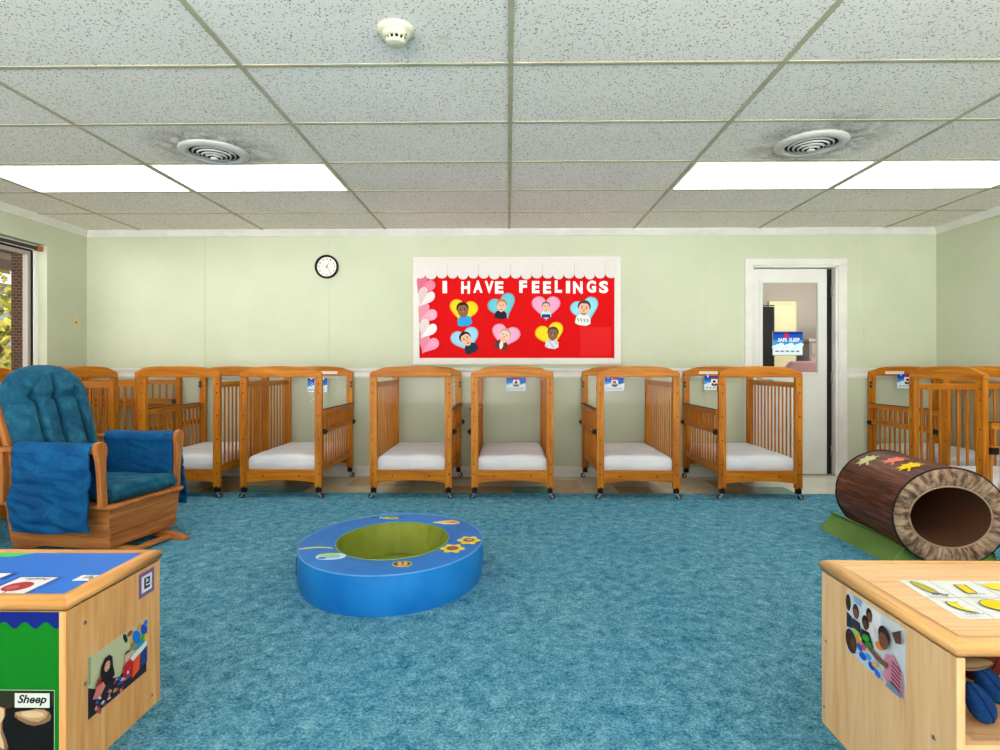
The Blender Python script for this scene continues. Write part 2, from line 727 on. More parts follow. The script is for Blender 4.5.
# rear wall, behind the camera: mostly a long band of windows
mb = MB()
mb.box(XL - T, XR + T, YR - T, YR, 0, .35, WALL)
mb.box(XL - T, XR + T, YR - T, YR, 2.40, ZC, WALL)
for x0, x1 in ((XL - T, XL + .12), (-1.5, -1.4), (1.4, 1.5), (XR - .12, XR + T)):
    mb.box(x0, x1, YR - T, YR, .35, 2.40, WALL)
struct('wall_front', mb)

mb = MB()
mb.box(XL - T, XR + T, YR - T, W + T, ZC, ZC + .05, MATS['tile'])
struct('ceiling', mb)

# suspended grid
GR = MATS['grid']
mb = MB()
gx = [.012 + 1.22 * n for n in range(-3, 4)]
gy = [2.56 + .611 * n for n in range(-7, 5)]
for x in gx:
    mb.box(x - .012, x + .012, YR, W, ZC - .005, ZC + .002, GR)
for y in gy:
    mb.box(XL, XR, y - .011, y + .011, ZC - .0035, ZC + .002, GR)
struct('trim_1', mb)

# crown moulding, chair rail, baseboards
def crown(name, axis, pos, a, b, sgn):
    prof = [(0, ZC), (0, ZC - .062), (.012, ZC - .062), (.02, ZC - .045), (.045, ZC - .012), (.05, ZC)]
    mb = MB()
    mb.prism([(pos + sgn * d, z) for d, z in prof], axis, a, b, TRIM)
    struct(name, mb)
crown('trim_2', 'x', W, XL, XR, -1)
crown('trim_3', 'y', XL, YR, W, 1)
crown('trim_4', 'y', XR, YR, W, -1)
RZ = at(0, 373, W).z
railp = [(0, RZ - .048), (.010, RZ - .048), (.014, RZ - .03), (.011, RZ - .012), (.013, RZ + .012), (.022, RZ + .026), (.022, RZ + .043), (0, RZ + .048)]
def rail(name, axis, pos, spans, sgn):
    mb = MB()
    for a, b in spans:
        mb.prism([(pos + sgn * d, z) for d, z in railp], axis, a, b, TRIM)
    struct(name, mb)
CLo, CRo = at(744.5, 0, W).x, at(846.5, 0, W).x
rail('trim_5', 'x', W, [(XL, CLo), (CRo, XR)], -1)
rail('trim_6', 'y', XR, [(YR, W)], -1)
rail('trim_7', 'y', XL, [(YR, WY0 - .06), (WY1 + .06, W)], 1)
basep = [(0, 0), (.016, 0), (.016, .018), (.012, .024), (.012, .085), (.006, .10), (0, .10)]
def base(name, axis, pos, spans, sgn):
    mb = MB()
    for a, b in spans:
        mb.prism([(pos + sgn * d, z) for d, z in basep], axis, a, b, TRIM)
    struct(name, mb)
base('baseboard_back', 'x', W, [(XL, CLo), (CRo, XR)], -1)
base('baseboard_left', 'y', XL, [(YR, W)], 1)
base('baseboard_right', 'y', XR, [(YR, W)], -1)

# floors: vinyl tile strip along the back wall, wall to wall carpet in front of it
CE = 4.885
mb = MB()
ft = .3048
keys = ['floor_vinyl', 'floor_tan', 'floor_vinyl', 'floor_tan', 'floor_vinyl']
rnd = random.Random(3)
special = {}
def spec(u, v, k):
    p = at_z(u, v, 0)
    special[(math.floor((p.x - XL) / ft), math.floor((p.y - CE) / ft))] = k
spec(262, 486, 'floor_teal'); spec(290, 488, 'floor_teal'); spec(552, 484, 'floor_blue'); spec(528, 490, 'floor_teal')
spec(566, 482, 'floor_tan'); spec(760, 488, 'floor_teal'); spec(785, 480, 'floor_cream'); spec(800, 488, 'floor_cream')
nx = int((XR - XL + T) / ft) + 2
for i in range(nx):
    for j in range(-1, 4):
        x0, x1 = XL + i * ft, min(XL + (i + 1) * ft, XR + T)
        y0, y1 = CE + j * ft, min(CE + (j + 1) * ft, W + T)
        if x1 <= x0 or y1 <= y0:
            continue
        k = special.get((i, j)) or ('floor_cream' if x0 > 1.95 else keys[rnd.randrange(5)])
        mb.box(x0 + .0006, x1 - .0006, y0 + .0006, y1 - .0006, -.05, 0, MATS[k])
struct('floor_tile', mb)
mb = MB()
N = 160
edge = []
for i in range(N + 1):
    x = XL - T + (XR - XL + 2 * T) * i / N
    edge.append((x, CE + .008 * mnoise.noise(Vector((x * 1.7, 0, 0))) + .004 * mnoise.noise(Vector((x * 19, 3, 0)))))
mb.prism(edge + [(XR + T, YR - T), (XL - T, YR - T)], 'z', -.04, .006, MATS['carpet'])
struct('floor', mb)

# door
mb = MB()
for x0, x1 in ((CLo, DL + .004), (DR - .004, CRo)):
    mb.box(x0, x1, W - .018, W + .005, 0, DT + .004, TRIM)
mb.box(CLo, CRo, W - .018, W + .005, DT - .004, DT + .062, TRIM)
mb.box(DL, DL + .022, W, W + T, 0, DT, TRIM)
mb.box(DR - .022, DR, W, W + T, 0, DT, TRIM)
mb.box(DL, DR, W, W + T, DT - .022, DT, TRIM)
mb.box(DL - .0, DR + .0, W + .0, W + T, -.01, .012, flat(186, 182, 170, .35))
struct('trim_8', mb, bevel=.003)

SX0, SX1 = at(753.5, 0, W + .06).x, at(826.8, 0, W + .06).x
SY0, SY1 = W + .06, W + .105
GX0, GX1 = at(761, 0, SY0).x, at(818.5, 0, SY0).x
GZ0, GZ1 = at(0, 373.5, SY0).z, at(0, 283.5, SY0).z
ST = DT - .028
door = thing('door_1', None, None, ((SX0 + SX1) / 2, SY0, 0))
door['kind'] = 'structure'
ox = (SX0 + SX1) / 2
mb = MB()
mb.xf = Matrix.Translation((-ox, -SY0, 0))
mb.box(SX0, GX0, SY0, SY1, .02, ST, DOOR)
mb.box(GX1, SX1, SY0, SY1, .02, ST, DOOR)
mb.box(GX0, GX1, SY0, SY1, .02, GZ0, DOOR)
mb.box(GX0, GX1, SY0, SY1, GZ1, ST, DOOR)
mb.build('door_slab', door)
mb = MB()
mb.xf = Matrix.Translation((-ox, -SY0, 0))
for a in ((GX0 - .014, GX0 + .012, GZ0 - .014, GZ1 + .014), (GX1 - .012, GX1 + .014, GZ0 - .014, GZ1 + .014)):
    mb.box(a[0], a[1], SY0 - .012, SY0 + .01, a[2], a[3], DOOR)
mb.box(GX0 + .012, GX1 - .012, SY0 - .012, SY0 + .01, GZ0 - .014, GZ0 + .012, DOOR)
mb.box(GX0 + .012, GX1 - .012, SY0 - .012, SY0 + .01, GZ1 - .012, GZ1 + .014, DOOR)
mb.build('glazing_bead', door, bevel=.003)
mb = MB()
mb.xf = Matrix.Translation((-ox, -SY0, 0))
mb.box(GX0, GX1, SY0 + .018, SY0 + .024, GZ0, GZ1, MATS['glass'])
mb.build('door_glass', door)
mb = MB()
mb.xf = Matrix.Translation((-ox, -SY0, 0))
mb.box(SX1 + .001, DR - .0225, SY0 + .012, SY1, .02, ST, flat(34, 32, 30, .8))  # dark strip standing in for the shade in the hinge gap
mb.build('hinge_gap_shade', door)
mb = MB()
mb.xf = Matrix.Translation((-ox, -SY0, 0))
for z in (1.84, .98, .25):
    mb.box(DR - .034, DR - .0225, SY0 - .012, SY0 + .012, z - .055, z + .055, CHROME)
    mb.cyl((DR - .034, SY0 - .012, z - .055), (DR - .034, SY0 - .012, z + .055), .006, .006, CHROME, 10)
mb.build('hinge', door)
mb = MB()
mb.xf = Matrix.Translation((-ox, -SY0, 0))
mb.cyl((SX0 + .06, SY0, .96), (SX0 + .06, SY0 - .02, .96), .03, .028, CHROME, 20)
mb.tube([(SX0 + .06, SY0 - .015, .96), (SX0 + .06, SY0 - .05, .96), (SX0 + .10, SY0 - .055, .96), (SX0 + .17, SY0 - .052, .955)], .009, CHROME, 10)
mb.build('door_handle', door)

# the room behind the door
GRAYW = flat(168, 160, 150, .6)
mb = MB()
bx0, bx1, by1 = 1.9, 5.3, 8.6
mb.box(bx0, bx1, by1, by1 + .1, 0, 2.447, GRAYW)
mb.box(bx0 - .1, bx0, W + T, by1, 0, 2.447, GRAYW)
mb.box(bx1, bx1 + .1, W + T, by1, 0, 2.447, GRAYW)
struct('wall_hall', mb)
mb = MB()
mb.box(bx0, bx1, W + T, by1, 2.447, 2.49, flat(206, 204, 198, .8))
struct('ceiling.001', mb)
mb = MB()
mb.box(bx0, bx1, W + T, by1, -.05, 0, MATS['floor_cream'])
struct('floor.001', mb)

# ------------------------------------------------------------------ left window and what is outside
wf = MB()
fx = XL - .105
ALU, GASK = flat(168, 160, 152, .45), flat(20, 20, 22, .5)
PWHITE = flat(240, 240, 238, .4)
def wframe(mb, x0, x1, o, i, m):
    mb.box(x0, x1, WY0 + o, WY1 - o, WZ0 + o, WZ0 + i, m)
    mb.box(x0, x1, WY0 + o, WY1 - o, WZ1 - i, WZ1 - o, m)
    mb.box(x0, x1, WY0 + o, WY0 + i, WZ0 + i, WZ1 - i, m)
    mb.box(x0, x1, WY1 - i, WY1 - o, WZ0 + i, WZ1 - i, m)
win = thing('window_1', None, None, (0, 0, 0))
win['kind'] = 'structure'
wframe(wf, fx - .03, fx + .025, 0.0, .05, PWHITE)
wf.build('window_frame', win, bevel=.003)
mb = MB()
wframe(mb, fx - .028, fx + .018, .05, .068, GASK)
mb.build('window_seal', win)
mb = MB()
wframe(mb, fx - .035, fx + .01, .068, .10, ALU)
mb.box(fx - .03, fx + .01, 3.70, 3.75, WZ0 + .1, WZ1 - .1, ALU)
mb.build('sash', win)
mb = MB()
mb.box(fx - .012, fx - .006, WY0 + .1, WY1 - .1, WZ0 + .1, WZ1 - .1, MATS['glass'])
mb.build('window_glass', win)
mb = MB()
mb.box(XL - .10, XL + .03, WY0 - .03, WY1 + .03, WZ0 - .03, WZ0 + .002, TRIM)
mb.build('window_sill', win, bevel=.004)

# shade bracket and rolled shade rail at the window head
sh = thing('roller_shade', 'rolled-up shade with a brown end bracket under the head of the window', 'window shade', (XL, 0, 0))
mb = MB()
mb.cyl((-.05, WY0 + .06, WZ1 - .035), (-.05, WY1 - .06, WZ1 - .035), .016, .016, flat(96, 80, 70, .6), 14)
mb.build('shade_roll', sh)
for y0, y1 in ((WY1 - .058, WY1 - .002), (WY0 + .002, WY0 + .058)):
    mb = MB()
    mb.box(-.078, -.03, y0, y1, WZ1 - .055, WZ1 - .014, flat(172, 104, 48, .5))
    mb.build('bracket', sh, bevel=.004)
mb = MB()
mb.box(-.012, .004, WY1 + .0, WY1 + .02, 1.80, 1.86, flat(120, 120, 112, .4))
mb.xf = None

# outside: brick return, porch soffit, tree, low siding wall, ground
mb = MB()
mb.box(XL - T - .13, XL - T, WY1 - .07, W + 1.2, -.3, 2.6, MATS['brick'])
mb.box(XL - T - .13, XL - T, WY0 - .6, WY0 + .05, -.3, 2.6, MATS['brick'])
mb.box(XL - T - .13, XL - T, WY0 + .05, WY1 - .07, -.3, WZ0 - .02, MATS['brick'])
struct('wall_exterior', mb)
mb = MB()
mb.prism([(XL - T, 2.40), (XL - T - 1.35, 2.30), (XL - T - 1.35, 2.42), (XL - T, 2.56)], 'y', 1.0, 12.0, flat(150, 134, 128, .8))
mb.box(XL - T - 1.42, XL - T - 1.32, 1.0, 12.0, 2.20, 2.44, flat(112, 92, 84, .7))
mb.box(XL - T - 1.0, XL - T - .9, 1.0, 12.0, 2.30, 2.345, flat(96, 78, 72, .7))
struct('roof_exterior', mb)
mb = MB()
mb.box(-30, XL - T - .13, -8, 30, -.4, -.3, flat(120, 116, 104, .9))
struct('ground_exterior', mb)
def make_tree(name, label, x, y, hh, r, nl, seed):
    rn = random.Random(seed)
    t = thing(name, label, 'tree', (x, y, -.3))
    mb = MB()
    mb.cyl((0, 0, 0), (.1, 0, hh * .55), .16, .09, flat(92, 74, 58, .9), 10)
    for k in range(5):
        a = k * 1.3
        mb.cyl((.05, 0, hh * (.3 + .05 * k)), (.05 + r * .6 * cos(a), r * .6 * sin(a), hh * (.55 + .06 * k)), .06, .02, flat(92, 74, 58, .9), 8)
    mb.build('trunk', t)
    mb = MB()
    cl = [(rn.gauss(0, r * .45), rn.gauss(0, r * .45), hh * rn.uniform(.22, 1.0)) for _ in range(26)]
    for k in range(nl):
        c = rn.choice(cl)
        p = Vector(c) + Vector((rn.gauss(0, .33), rn.gauss(0, .33), rn.gauss(0, .25)))
        a = Vector((rn.uniform(-1, 1), rn.uniform(-1, 1), rn.uniform(-1, 1))).normalized()
        b = a.orthogonal().normalized()
        s = rn.uniform(.05, .10)
        mb.add([p - a * s, p + b * s * .55, p + a * s, p - b * s * .55], [(0, 1, 2, 3)], MATS['leaf'])
    mb.build('foliage', t, weld=False, recalc=False)
make_tree('garden_tree', 'tree with yellow-green leaves seen through the window at the left edge', -8.6, 9.2, 4.6, 1.5, 2600, 5)
hs = thing('neighbouring_house', 'grey-blue sided house beyond the tree outside the left window', 'house', (-17, 17, -.3))
mb = MB()
for k in range(14):
    mb.prism([(-4, k * .2), (4, k * .2), (4, k * .2 + .2), (-4, k * .2 + .2)], 'y', -3 - .02 * (k % 2), 3, flat(150, 158, 166, .7) if k % 2 else flat(126, 136, 150, .7))
mb.build('siding', hs)
mb = MB()
mb.prism([(-4.4, 2.8), (4.4, 2.8), (0, 4.2)], 'y', -3.4, 3.4, flat(70, 66, 68, .8))
mb.build('roof', hs)
for x in (-2.2, .2, 2.4):
    mb = MB()
    mb.box(x - .45, x + .45, -3.06, -3.0, .9, 2.1, flat(60, 70, 84, .2))
    mb.build('window', hs)

# ------------------------------------------------------------------ ceiling fixtures
def ceiling_light(x0, y0, label):
    t = thing('ceiling_light', label, 'ceiling light', (x0 + .61, y0 + .3055, ZC), 0, 'fluorescent ceiling panels')
    mb = MB()
    a, b = .596, .292
    mb.box(-a + .014, a - .014, -b + .012, b - .012, -.003, .001, MATS['lamp'])
    mb.build('diffuser', t)
    mb = MB()
    for (x0_, x1_, y0_, y1_) in ((-a, a, -b, -b + .012), (-a, a, b - .012, b), (-a, -a + .014, -b + .012, b - .012), (a - .014, a, -b + .012, b - .012)):
        mb.box(x0_, x1_, y0_, y1_, -.006, .002, flat(226, 224, 214, .5))
    mb.build('frame', t)
    return t
LX = [.012 + 1.22 * n for n in range(-3, 3)]
Y1 = 2.56 + .611 * 2
ceiling_light(LX[0], Y1, 'lit ceiling panel nearest the left window, partly cut by the photo edge')
ceiling_light(LX[1], Y1, 'lit ceiling panel just behind the round air vent at left')
ceiling_light(LX[4], Y1, 'lit ceiling panel just behind the round air vent at right')
ceiling_light(LX[5], Y1, 'lit ceiling panel nearest the right wall, partly cut by the photo edge')
for yy in (2.56 - .611 * 3, 2.56 - .611 * 7):  # rows out of view, added as fill light
    for k, w in ((0, 'outer left'), (1, 'inner left'), (4, 'inner right'), (5, 'outer right')):
        ceiling_light(LX[k], yy, 'unseen ceiling panel added for fill, %s of the row %s the viewer' % (w, 'above' if yy > 0 else 'behind'))

VENT = flat(190, 190, 184, .5)
def air_vent(x, y, label):
    t = thing('air_vent', label, 'air vent', (x, y, ZC), 0, 'round ceiling vents')
    mb = MB()
    mb.lathe([(.205, 0), (.207, -.006), (.19, -.016), (.165, -.022), (.150, -.020), (.146, -.008), (.146, 0)], VENT, 56)
    mb.build('outer_ring', t)
    for k, r in enumerate((.126, .100, .074, .048)):
        mb = MB()
        d = -.020 - .007 * k
        mb.lathe([(r + .002, d + .009), (r - .004, d), (r - .008, d + .001), (r - .001, d + .010)], VENT, 44)
        mb.build('louvre_ring', t)
    mb = MB()
    mb.lathe([(.0005, -.050), (.018, -.048), (.024, -.042), (.018, -.036), (.0005, -.034)], VENT, 24)
    mb.cyl((-.14, 0, -.012), (.14, 0, -.012), .003, .003, VENT, 6)
    mb.cyl((0, 0, -.036), (0, 0, -.01), .005, .005, VENT, 8)
    mb.build('hub', t)
    mb = MB()
    mb.cyl((0, 0, -.003), (0, 0, .0005), .147, .147, flat(16, 16, 16, .9), 40)
    mb.build('duct_opening', t)
    return t
air_vent(-1.86, 3.585, 'round louvred ceiling vent at left, ringed with dirt')
air_vent(1.845, 3.50, 'round louvred ceiling vent at right, ringed with dark stains')

t = thing('smoke_detector', 'cream round smoke detector on a ceiling tile left of centre', 'smoke detector', (-.452, 2.295, ZC))
CREAM = flat(196, 196, 174, .5)
mb = MB()
mb.lathe([(.074, 0), (.075, -.010), (.070, -.018), (.060, -.021), (.058, -.024)], CREAM, 44)
mb.build('base_plate', t)
mb = MB()
mb.lathe([(.058, -.020), (.056, -.030), (.046, -.036), (.042, -.038)], CREAM, 44)
mb.lathe([(.040, -.050), (.038, -.056), (.030, -.060), (.0005, -.061)], CREAM, 36)
for k in range(12):
    a = 2 * pi * k / 12
    mb.cyl((.039 * cos(a), .039 * sin(a), -.037), (.037 * cos(a), .037 * sin(a), -.053), .0045, .0045, CREAM, 8)
mb.cyl((.045, -.025, -.034), (.046, -.026, -.037), .003, .003, flat(150, 30, 30, .4), 8)
mb.build('housing', t)
mb = MB()
mb.lathe([(.033, -.036), (.033, -.054)], flat(22, 22, 22, .9), 24)
mb.build('sensing_chamber', t)

# ------------------------------------------------------------------ wall things
t = thing('light_switch', 'cream switch plate on the left wall beside the corner', 'light switch', (XL, 5.50, 1.52), 0)
mb = MB()
mb.box(0, .006, -.035, .035, -.058, .058, flat(206, 192, 150, .4))
for z in (-.04, .04):
    mb.cyl((.005, 0, z), (.0075, 0, z), .004, .004, CHROME, 10)
mb.build('plate', t, bevel=.003)
mb = MB()
mb.box(.006, .016, -.006, .006, -.012, .012, flat(150, 128, 88, .4))
mb.build('toggle', t)
p = at(327.2, 267, W - .002)
t = thing('wall_clock', 'round black-rimmed wall clock on the pale green wall', 'clock', p)
mb = MB()
R = .118
mb.xf = Matrix.Rotation(pi / 2, 4, 'X')
mb.lathe([(R - .022, .012), (R - .018, .03), (R - .008, .036), (R - .001, .028), (R, .012), (R - .004, 0), (R - .022, 0)], flat(20, 18, 18, .3), 56)
mb.build('rim', t)
mb = MB()
mb.xf = Matrix.Rotation(pi / 2, 4, 'X')
mb.cyl((0, 0, 0), (0, 0, .013), R - .02, R - .02, flat(232, 226, 220, .5), 48)
mb.xf = None
fl = Flat2(mb, (0, -.0132, 0), (1, 0, 0), (0, 0, 1))
for k in range(1, 13):
    a = pi / 2 - 2 * pi * k / 12
    cx, cz = .078 * cos(a), .078 * sin(a)
    w = .018 if k > 9 else .010
    vs, fs = fit_text(str(k), cx - w / 2, cz - .009, cx + w / 2, cz + .009, .02)
    fl.h = 0
    fl.mesh2(vs, fs, BLACK, .0004)
mb.build('dial', t, recalc=False)
for nm, ang, ln, wd in (('hour_hand', math.radians(62), .045, .007), ('minute_hand', math.radians(-55), .072, .005)):
    mb = MB()
    fl = Flat2(mb, (0, -.0135, 0), (cos(ang), 0, sin(ang)), (-sin(ang), 0, cos(ang)))
    fl.slab([(-.014, -wd / 2), (ln, -wd / 4), (ln, wd / 4), (-.014, wd / 2)], .001 if nm == 'hour_hand' else .003, .002 if nm == 'hour_hand' else .004, BLACK)
    mb.build(nm, t)
mb = MB()
mb.cyl((0, -.013, 0), (0, -.019, 0), .005, .005, BLACK, 12)
mb.build('centre_pin', t)

# --- bulletin board
BP = W - .004
pa, pb = at(413.2, 257.5, BP), at(620.7, 364.6, BP)
BX0, BX1, BZ0, BZ1 = pa.x, pb.x, pb.z, pa.z
board = thing('bulletin_board', 'red bulletin board headed I HAVE FEELINGS in a white frame', 'bulletin board', ((BX0 + BX1) / 2, W, BZ0))
BO = Matrix.Translation((-(BX0 + BX1) / 2, -W, -BZ0))
FW = .065
FRAMEW = flat(218, 214, 206, .5)
mb = MB()
mb.xf = BO
mb.box(BX0, BX0 + FW, W - .03, W, BZ0, BZ1, FRAMEW)
mb.box(BX1 - FW, BX1, W - .03, W, BZ0, BZ1, FRAMEW)
mb.box(BX0 + FW, BX1 - FW, W - .03, W, BZ0, BZ0 + FW, FRAMEW)
mb.box(BX0 + FW, BX1 - FW, W - .03, W, BZ1 - FW, BZ1, FRAMEW)
mb.build('frame', board, bevel=.005)
RED = flat(206, 2, 6, .7)
mb = MB()
mb.xf = BO
def redpt(a, b):
    x, z = BX0 + FW + a * (BX1 - BX0 - 2 * FW), BZ0 + FW + b * (BZ1 - BZ0 - 2 * FW)
    d = .0016 * mnoise.noise(Vector((x * 5, z * 7, 1))) + .0012 * mnoise.noise(Vector((x * 14, z * 3, 5)))
    return (x, W - .014 + d, z)
mb.grid(redpt, 60, 30, RED)
fl = Flat2(mb, (0, W - .0165, 0), (1, 0, 0), (0, 0, 1))
q0, q1 = at(580, 327, BP), at(611, 356, BP)
fl.poly(rect(q0.x, q1.z, q1.x, q0.z), flat(210, 8, 12, .5))
mb.build('red_paper', board)
# white scalloped border along the top
mb = MB()
mb.xf = BO
us = [414.8, 447.5, 478.5, 510.5, 542.5, 574.5, 605.5, 617.5]
for k in range(len(us) - 1):
    p0, p1 = at(us[k], 257.8, BP - .03), at(us[k + 1], 275.6, BP - .03)
    x0, x1, zt, zb = p0.x, p1.x - .0018, p0.z - .002, p1.z
    pts = [(x0, zt), (x0, zb + .018)]
    ns = 3 if k < 6 else 1
    for j in range(ns):
        c = x0 + (x1 - x0) * (j + .5) / ns
        r = (x1 - x0) / ns / 2
        dz = (0, -.009, 0)[j] if ns == 3 else .004
        for i in range(9):
            a = pi + pi * i / 8
            pts.append((c + r * cos(a), zb + .018 + dz + .046 * sin(a)))
    pts += [(x1, zb + .018), (x1, zt)]
    mb.prism(pts, 'y', W - .034 - .0012 * (k % 2), W - .0305, flat(214, 208, 206, .7))
mb.build('scalloped_border', board)
# lettering
LETW, LETG = flat(240, 238, 232, .5), flat(196, 204, 206, .5)
letters = [('I', 442.6, 447), ('H', 461.2, 470), ('A', 473.3, 482.6), ('V', 484.7, 493.6), ('E', 495, 503.4),
           ('F', 519.3, 527), ('E', 532, 539.4), ('E', 543.2, 551), ('L', 554.8, 562), ('I', 566, 570), ('N', 573.2, 582.6), ('G', 586.8, 596), ('S', 599.2, 608.2)]
for k, (ch, u0, u1) in enumerate(letters):
    wob = .5 * sin(k * 2.1)
    a, b = at(u0, 293.2 + wob, W - .018), at(u1, 280.9 + wob, W - .018)
    vs, fs = fit_text(ch, a.x, a.z, b.x, b.z, .045)
    mb = MB()
    mb.xf = BO
    fl = Flat2(mb, (0, W - .0172, 0), (1, 0, 0), (0, 0, 1))
    fl.mesh2(vs, fs, LETW, .0008)
    mb.build('letter', board, weld=False, recalc=False)

SK = [flat(196, 140, 106), flat(226, 178, 148), flat(140, 92, 66), flat(232, 196, 172)]
DK = flat(30, 24, 24)
# (u, v, rot deg, heart colour, name, hair, skin, shirt, dx, child tilt, scale, label)
hearts = [
    (463.2, 312.4, -8, (238, 200, 20), DK, SK[2], flat(40, 150, 214), .0, .15, 1.15, 'yellow heart with photo of a child in bright blue'),
    (503.4, 307.6, 24, (104, 184, 198), flat(176, 116, 58), SK[1], flat(24, 28, 40), -.02, -.1, .95, 'teal heart with photo of a fair-haired child in black'),
    (546.0, 308.6, 0, (238, 156, 190), flat(110, 96, 92), SK[1], flat(176, 222, 210), .0, 0, .8, 'pink heart with photo of a child in mint and navy'),
    (585.8, 311.0, 18, (134, 206, 224), flat(74, 52, 36), SK[1], flat(222, 226, 222), -.02, -.1, 1.2, 'aqua heart with photo of a laughing child in white'),
    (466.0, 341.0, 18, (150, 198, 222), flat(16, 14, 14), SK[1], flat(24, 40, 66), .01, .5, 1.1, 'pale blue heart with photo of a black-haired child'),
    (505.0, 337.4, -14, (240, 160, 194), flat(180, 158, 132), SK[3], flat(92, 48, 44), -.01, -.35, 1.05, 'pink heart with photo of a child, hands over mouth'),
    (550.6, 336.0, 16, (240, 204, 26), flat(70, 62, 58), SK[2], flat(204, 208, 214), .02, -.1, 1.05, 'yellow heart with photo of a child in pale printed shirt'),
]
for (u, v, rot, hc, hair, skin, shirt, dx, tilt, sc, lab) in hearts:
    p = at(u, v, W - .0175)
    t = thing('heart_cutout', lab + ' on the red board', 'paper heart', p, 0, 'hearts with photos on the board')
    mb = MB()
    fl = Flat2(mb, (0, 0, 0), (1, 0, 0), (0, 0, 1))
    rr = math.radians(rot)
    fl.slab(heart(0, 0, .285, .245, rr), 0, .002, flat(*[int(c * .86) for c in hc]))
    fl.poly(heart(0, .002, .262, .222, rr), flat(*hc))
    fl.poly(heart(-.0, .004, .19, .155, rr), flat(*[min(255, int(c * 1.03)) for c in hc]))
    mb.build('heart_card', t)
    mb = MB()
    fl = Flat2(mb, (dx, 0, 0), (cos(tilt), 0, sin(tilt)), (-sin(tilt), 0, cos(tilt)), sc, sc)
    fl.slab(rect(-.028, -.118, .028, -.105), .0028, .0034, shirt)
    fl.poly([(-.062, -.105), (-.058, -.055), (-.03, -.03), (.03, -.03), (.06, -.055), (.064, -.1), (.03, -.12), (-.03, -.118)], shirt)
    if 'mint' in lab:
        fl.poly([(-.06, -.125), (-.05, -.07), (.05, -.07), (.06, -.125), (.02, -.11), (-.02, -.11)], flat(30, 50, 130))
    fl.poly(rect(-.014, -.045, .014, -.02), skin)
    fl.poly(ell(0, .038, .054, .052), hair)
    fl.poly(ell(0, .014, .046, .056), skin)
    fl.poly(ell(0, .062, .044, .024, 0, 14, 0, pi), hair)
    for s in (-1, 1):
        fl.poly(ell(s * .018, .022, .0065, .0045, 0, 10), DK)
        fl.poly(ell(s * .018, .034, .010, .003, 0, 8), hair)
    fl.poly(ell(0, .006, .006, .009, 0, 10), flat(180, 122, 96))
    if 'laughing' in lab:
        fl.poly(ell(0, -.018, .020, .011, 0, 12), flat(120, 40, 40))
        fl.poly(rect(-.014, -.017, .014, -.011), flat(240, 236, 230))
        fl.poly(ell(0, -.07, .06, .032, 0, 16), shirt)
        for k in range(4):
            fl.poly(ell(-.04 + .026 * k, -.075, .007, .02, .4, 8), flat(150, 156, 150))
    elif 'hands' in lab:
        fl.poly(ell(-.012, -.022, .020, .026, .5, 12), SK[1])
        fl.poly(ell(.016, -.026, .020, .026, -.5, 12), SK[1])
        fl.poly(ell(.0, -.075, .018, .04, .2, 12), flat(226, 220, 214))
    else:
        fl.poly(ell(0, -.020, .013, .005, 0, 10), flat(150, 76, 70))
    if 'printed' in lab:
        for k in range(7):
            fl.poly(ell(-.045 + .015 * k, -.075 + .018 * ((k * 3) % 4 - 1.5), .007, .005, k, 8), flat(96, 110, 116))
    mb.build('photo', t)

plain = [
    (427.0, 286.0, -38, (232, 122, 150), .20, .20, 'deep pink plain heart, topmost at the left edge of the red board'),
    (428.0, 298.5, -30, (232, 214, 214), .17, .20, 'upper white plain heart at the left edge of the red board'),
    (428.5, 314.5, -42, (244, 156, 178), .21, .20, 'pale pink plain heart between the white ones on the red board'),
    (429.5, 330.5, -32, (240, 224, 224), .18, .20, 'lower white plain heart at the left edge of the red board'),
    (430.5, 345.0, -28, (246, 148, 178), .21, .20, 'pink plain heart, lowest at the left edge of the red board'),
]
for k, (u, v, rot, hc, w_, h_, lab) in enumerate(plain):
    p = at(u - 3.6, v, W - .032)
    mb = MB()
    fl = Flat2(mb, (0, 0, 0), (1, 0, 0), (0, 0, 1))
    rr = math.radians(rot)
    fl.slab(heart(0, 0, w_, h_, rr), 0, .0015 + .001 * (k % 2), flat(*hc))
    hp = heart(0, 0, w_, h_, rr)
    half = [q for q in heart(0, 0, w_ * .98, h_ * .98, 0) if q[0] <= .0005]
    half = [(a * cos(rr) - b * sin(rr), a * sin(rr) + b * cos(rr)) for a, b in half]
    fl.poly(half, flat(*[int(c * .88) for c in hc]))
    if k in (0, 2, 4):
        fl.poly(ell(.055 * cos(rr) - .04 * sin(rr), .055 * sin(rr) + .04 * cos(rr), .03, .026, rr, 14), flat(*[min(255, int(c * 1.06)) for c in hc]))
    tag(mb.build('paper_heart', loc=p), lab, 'paper heart', 'plain hearts up the left side of the board')

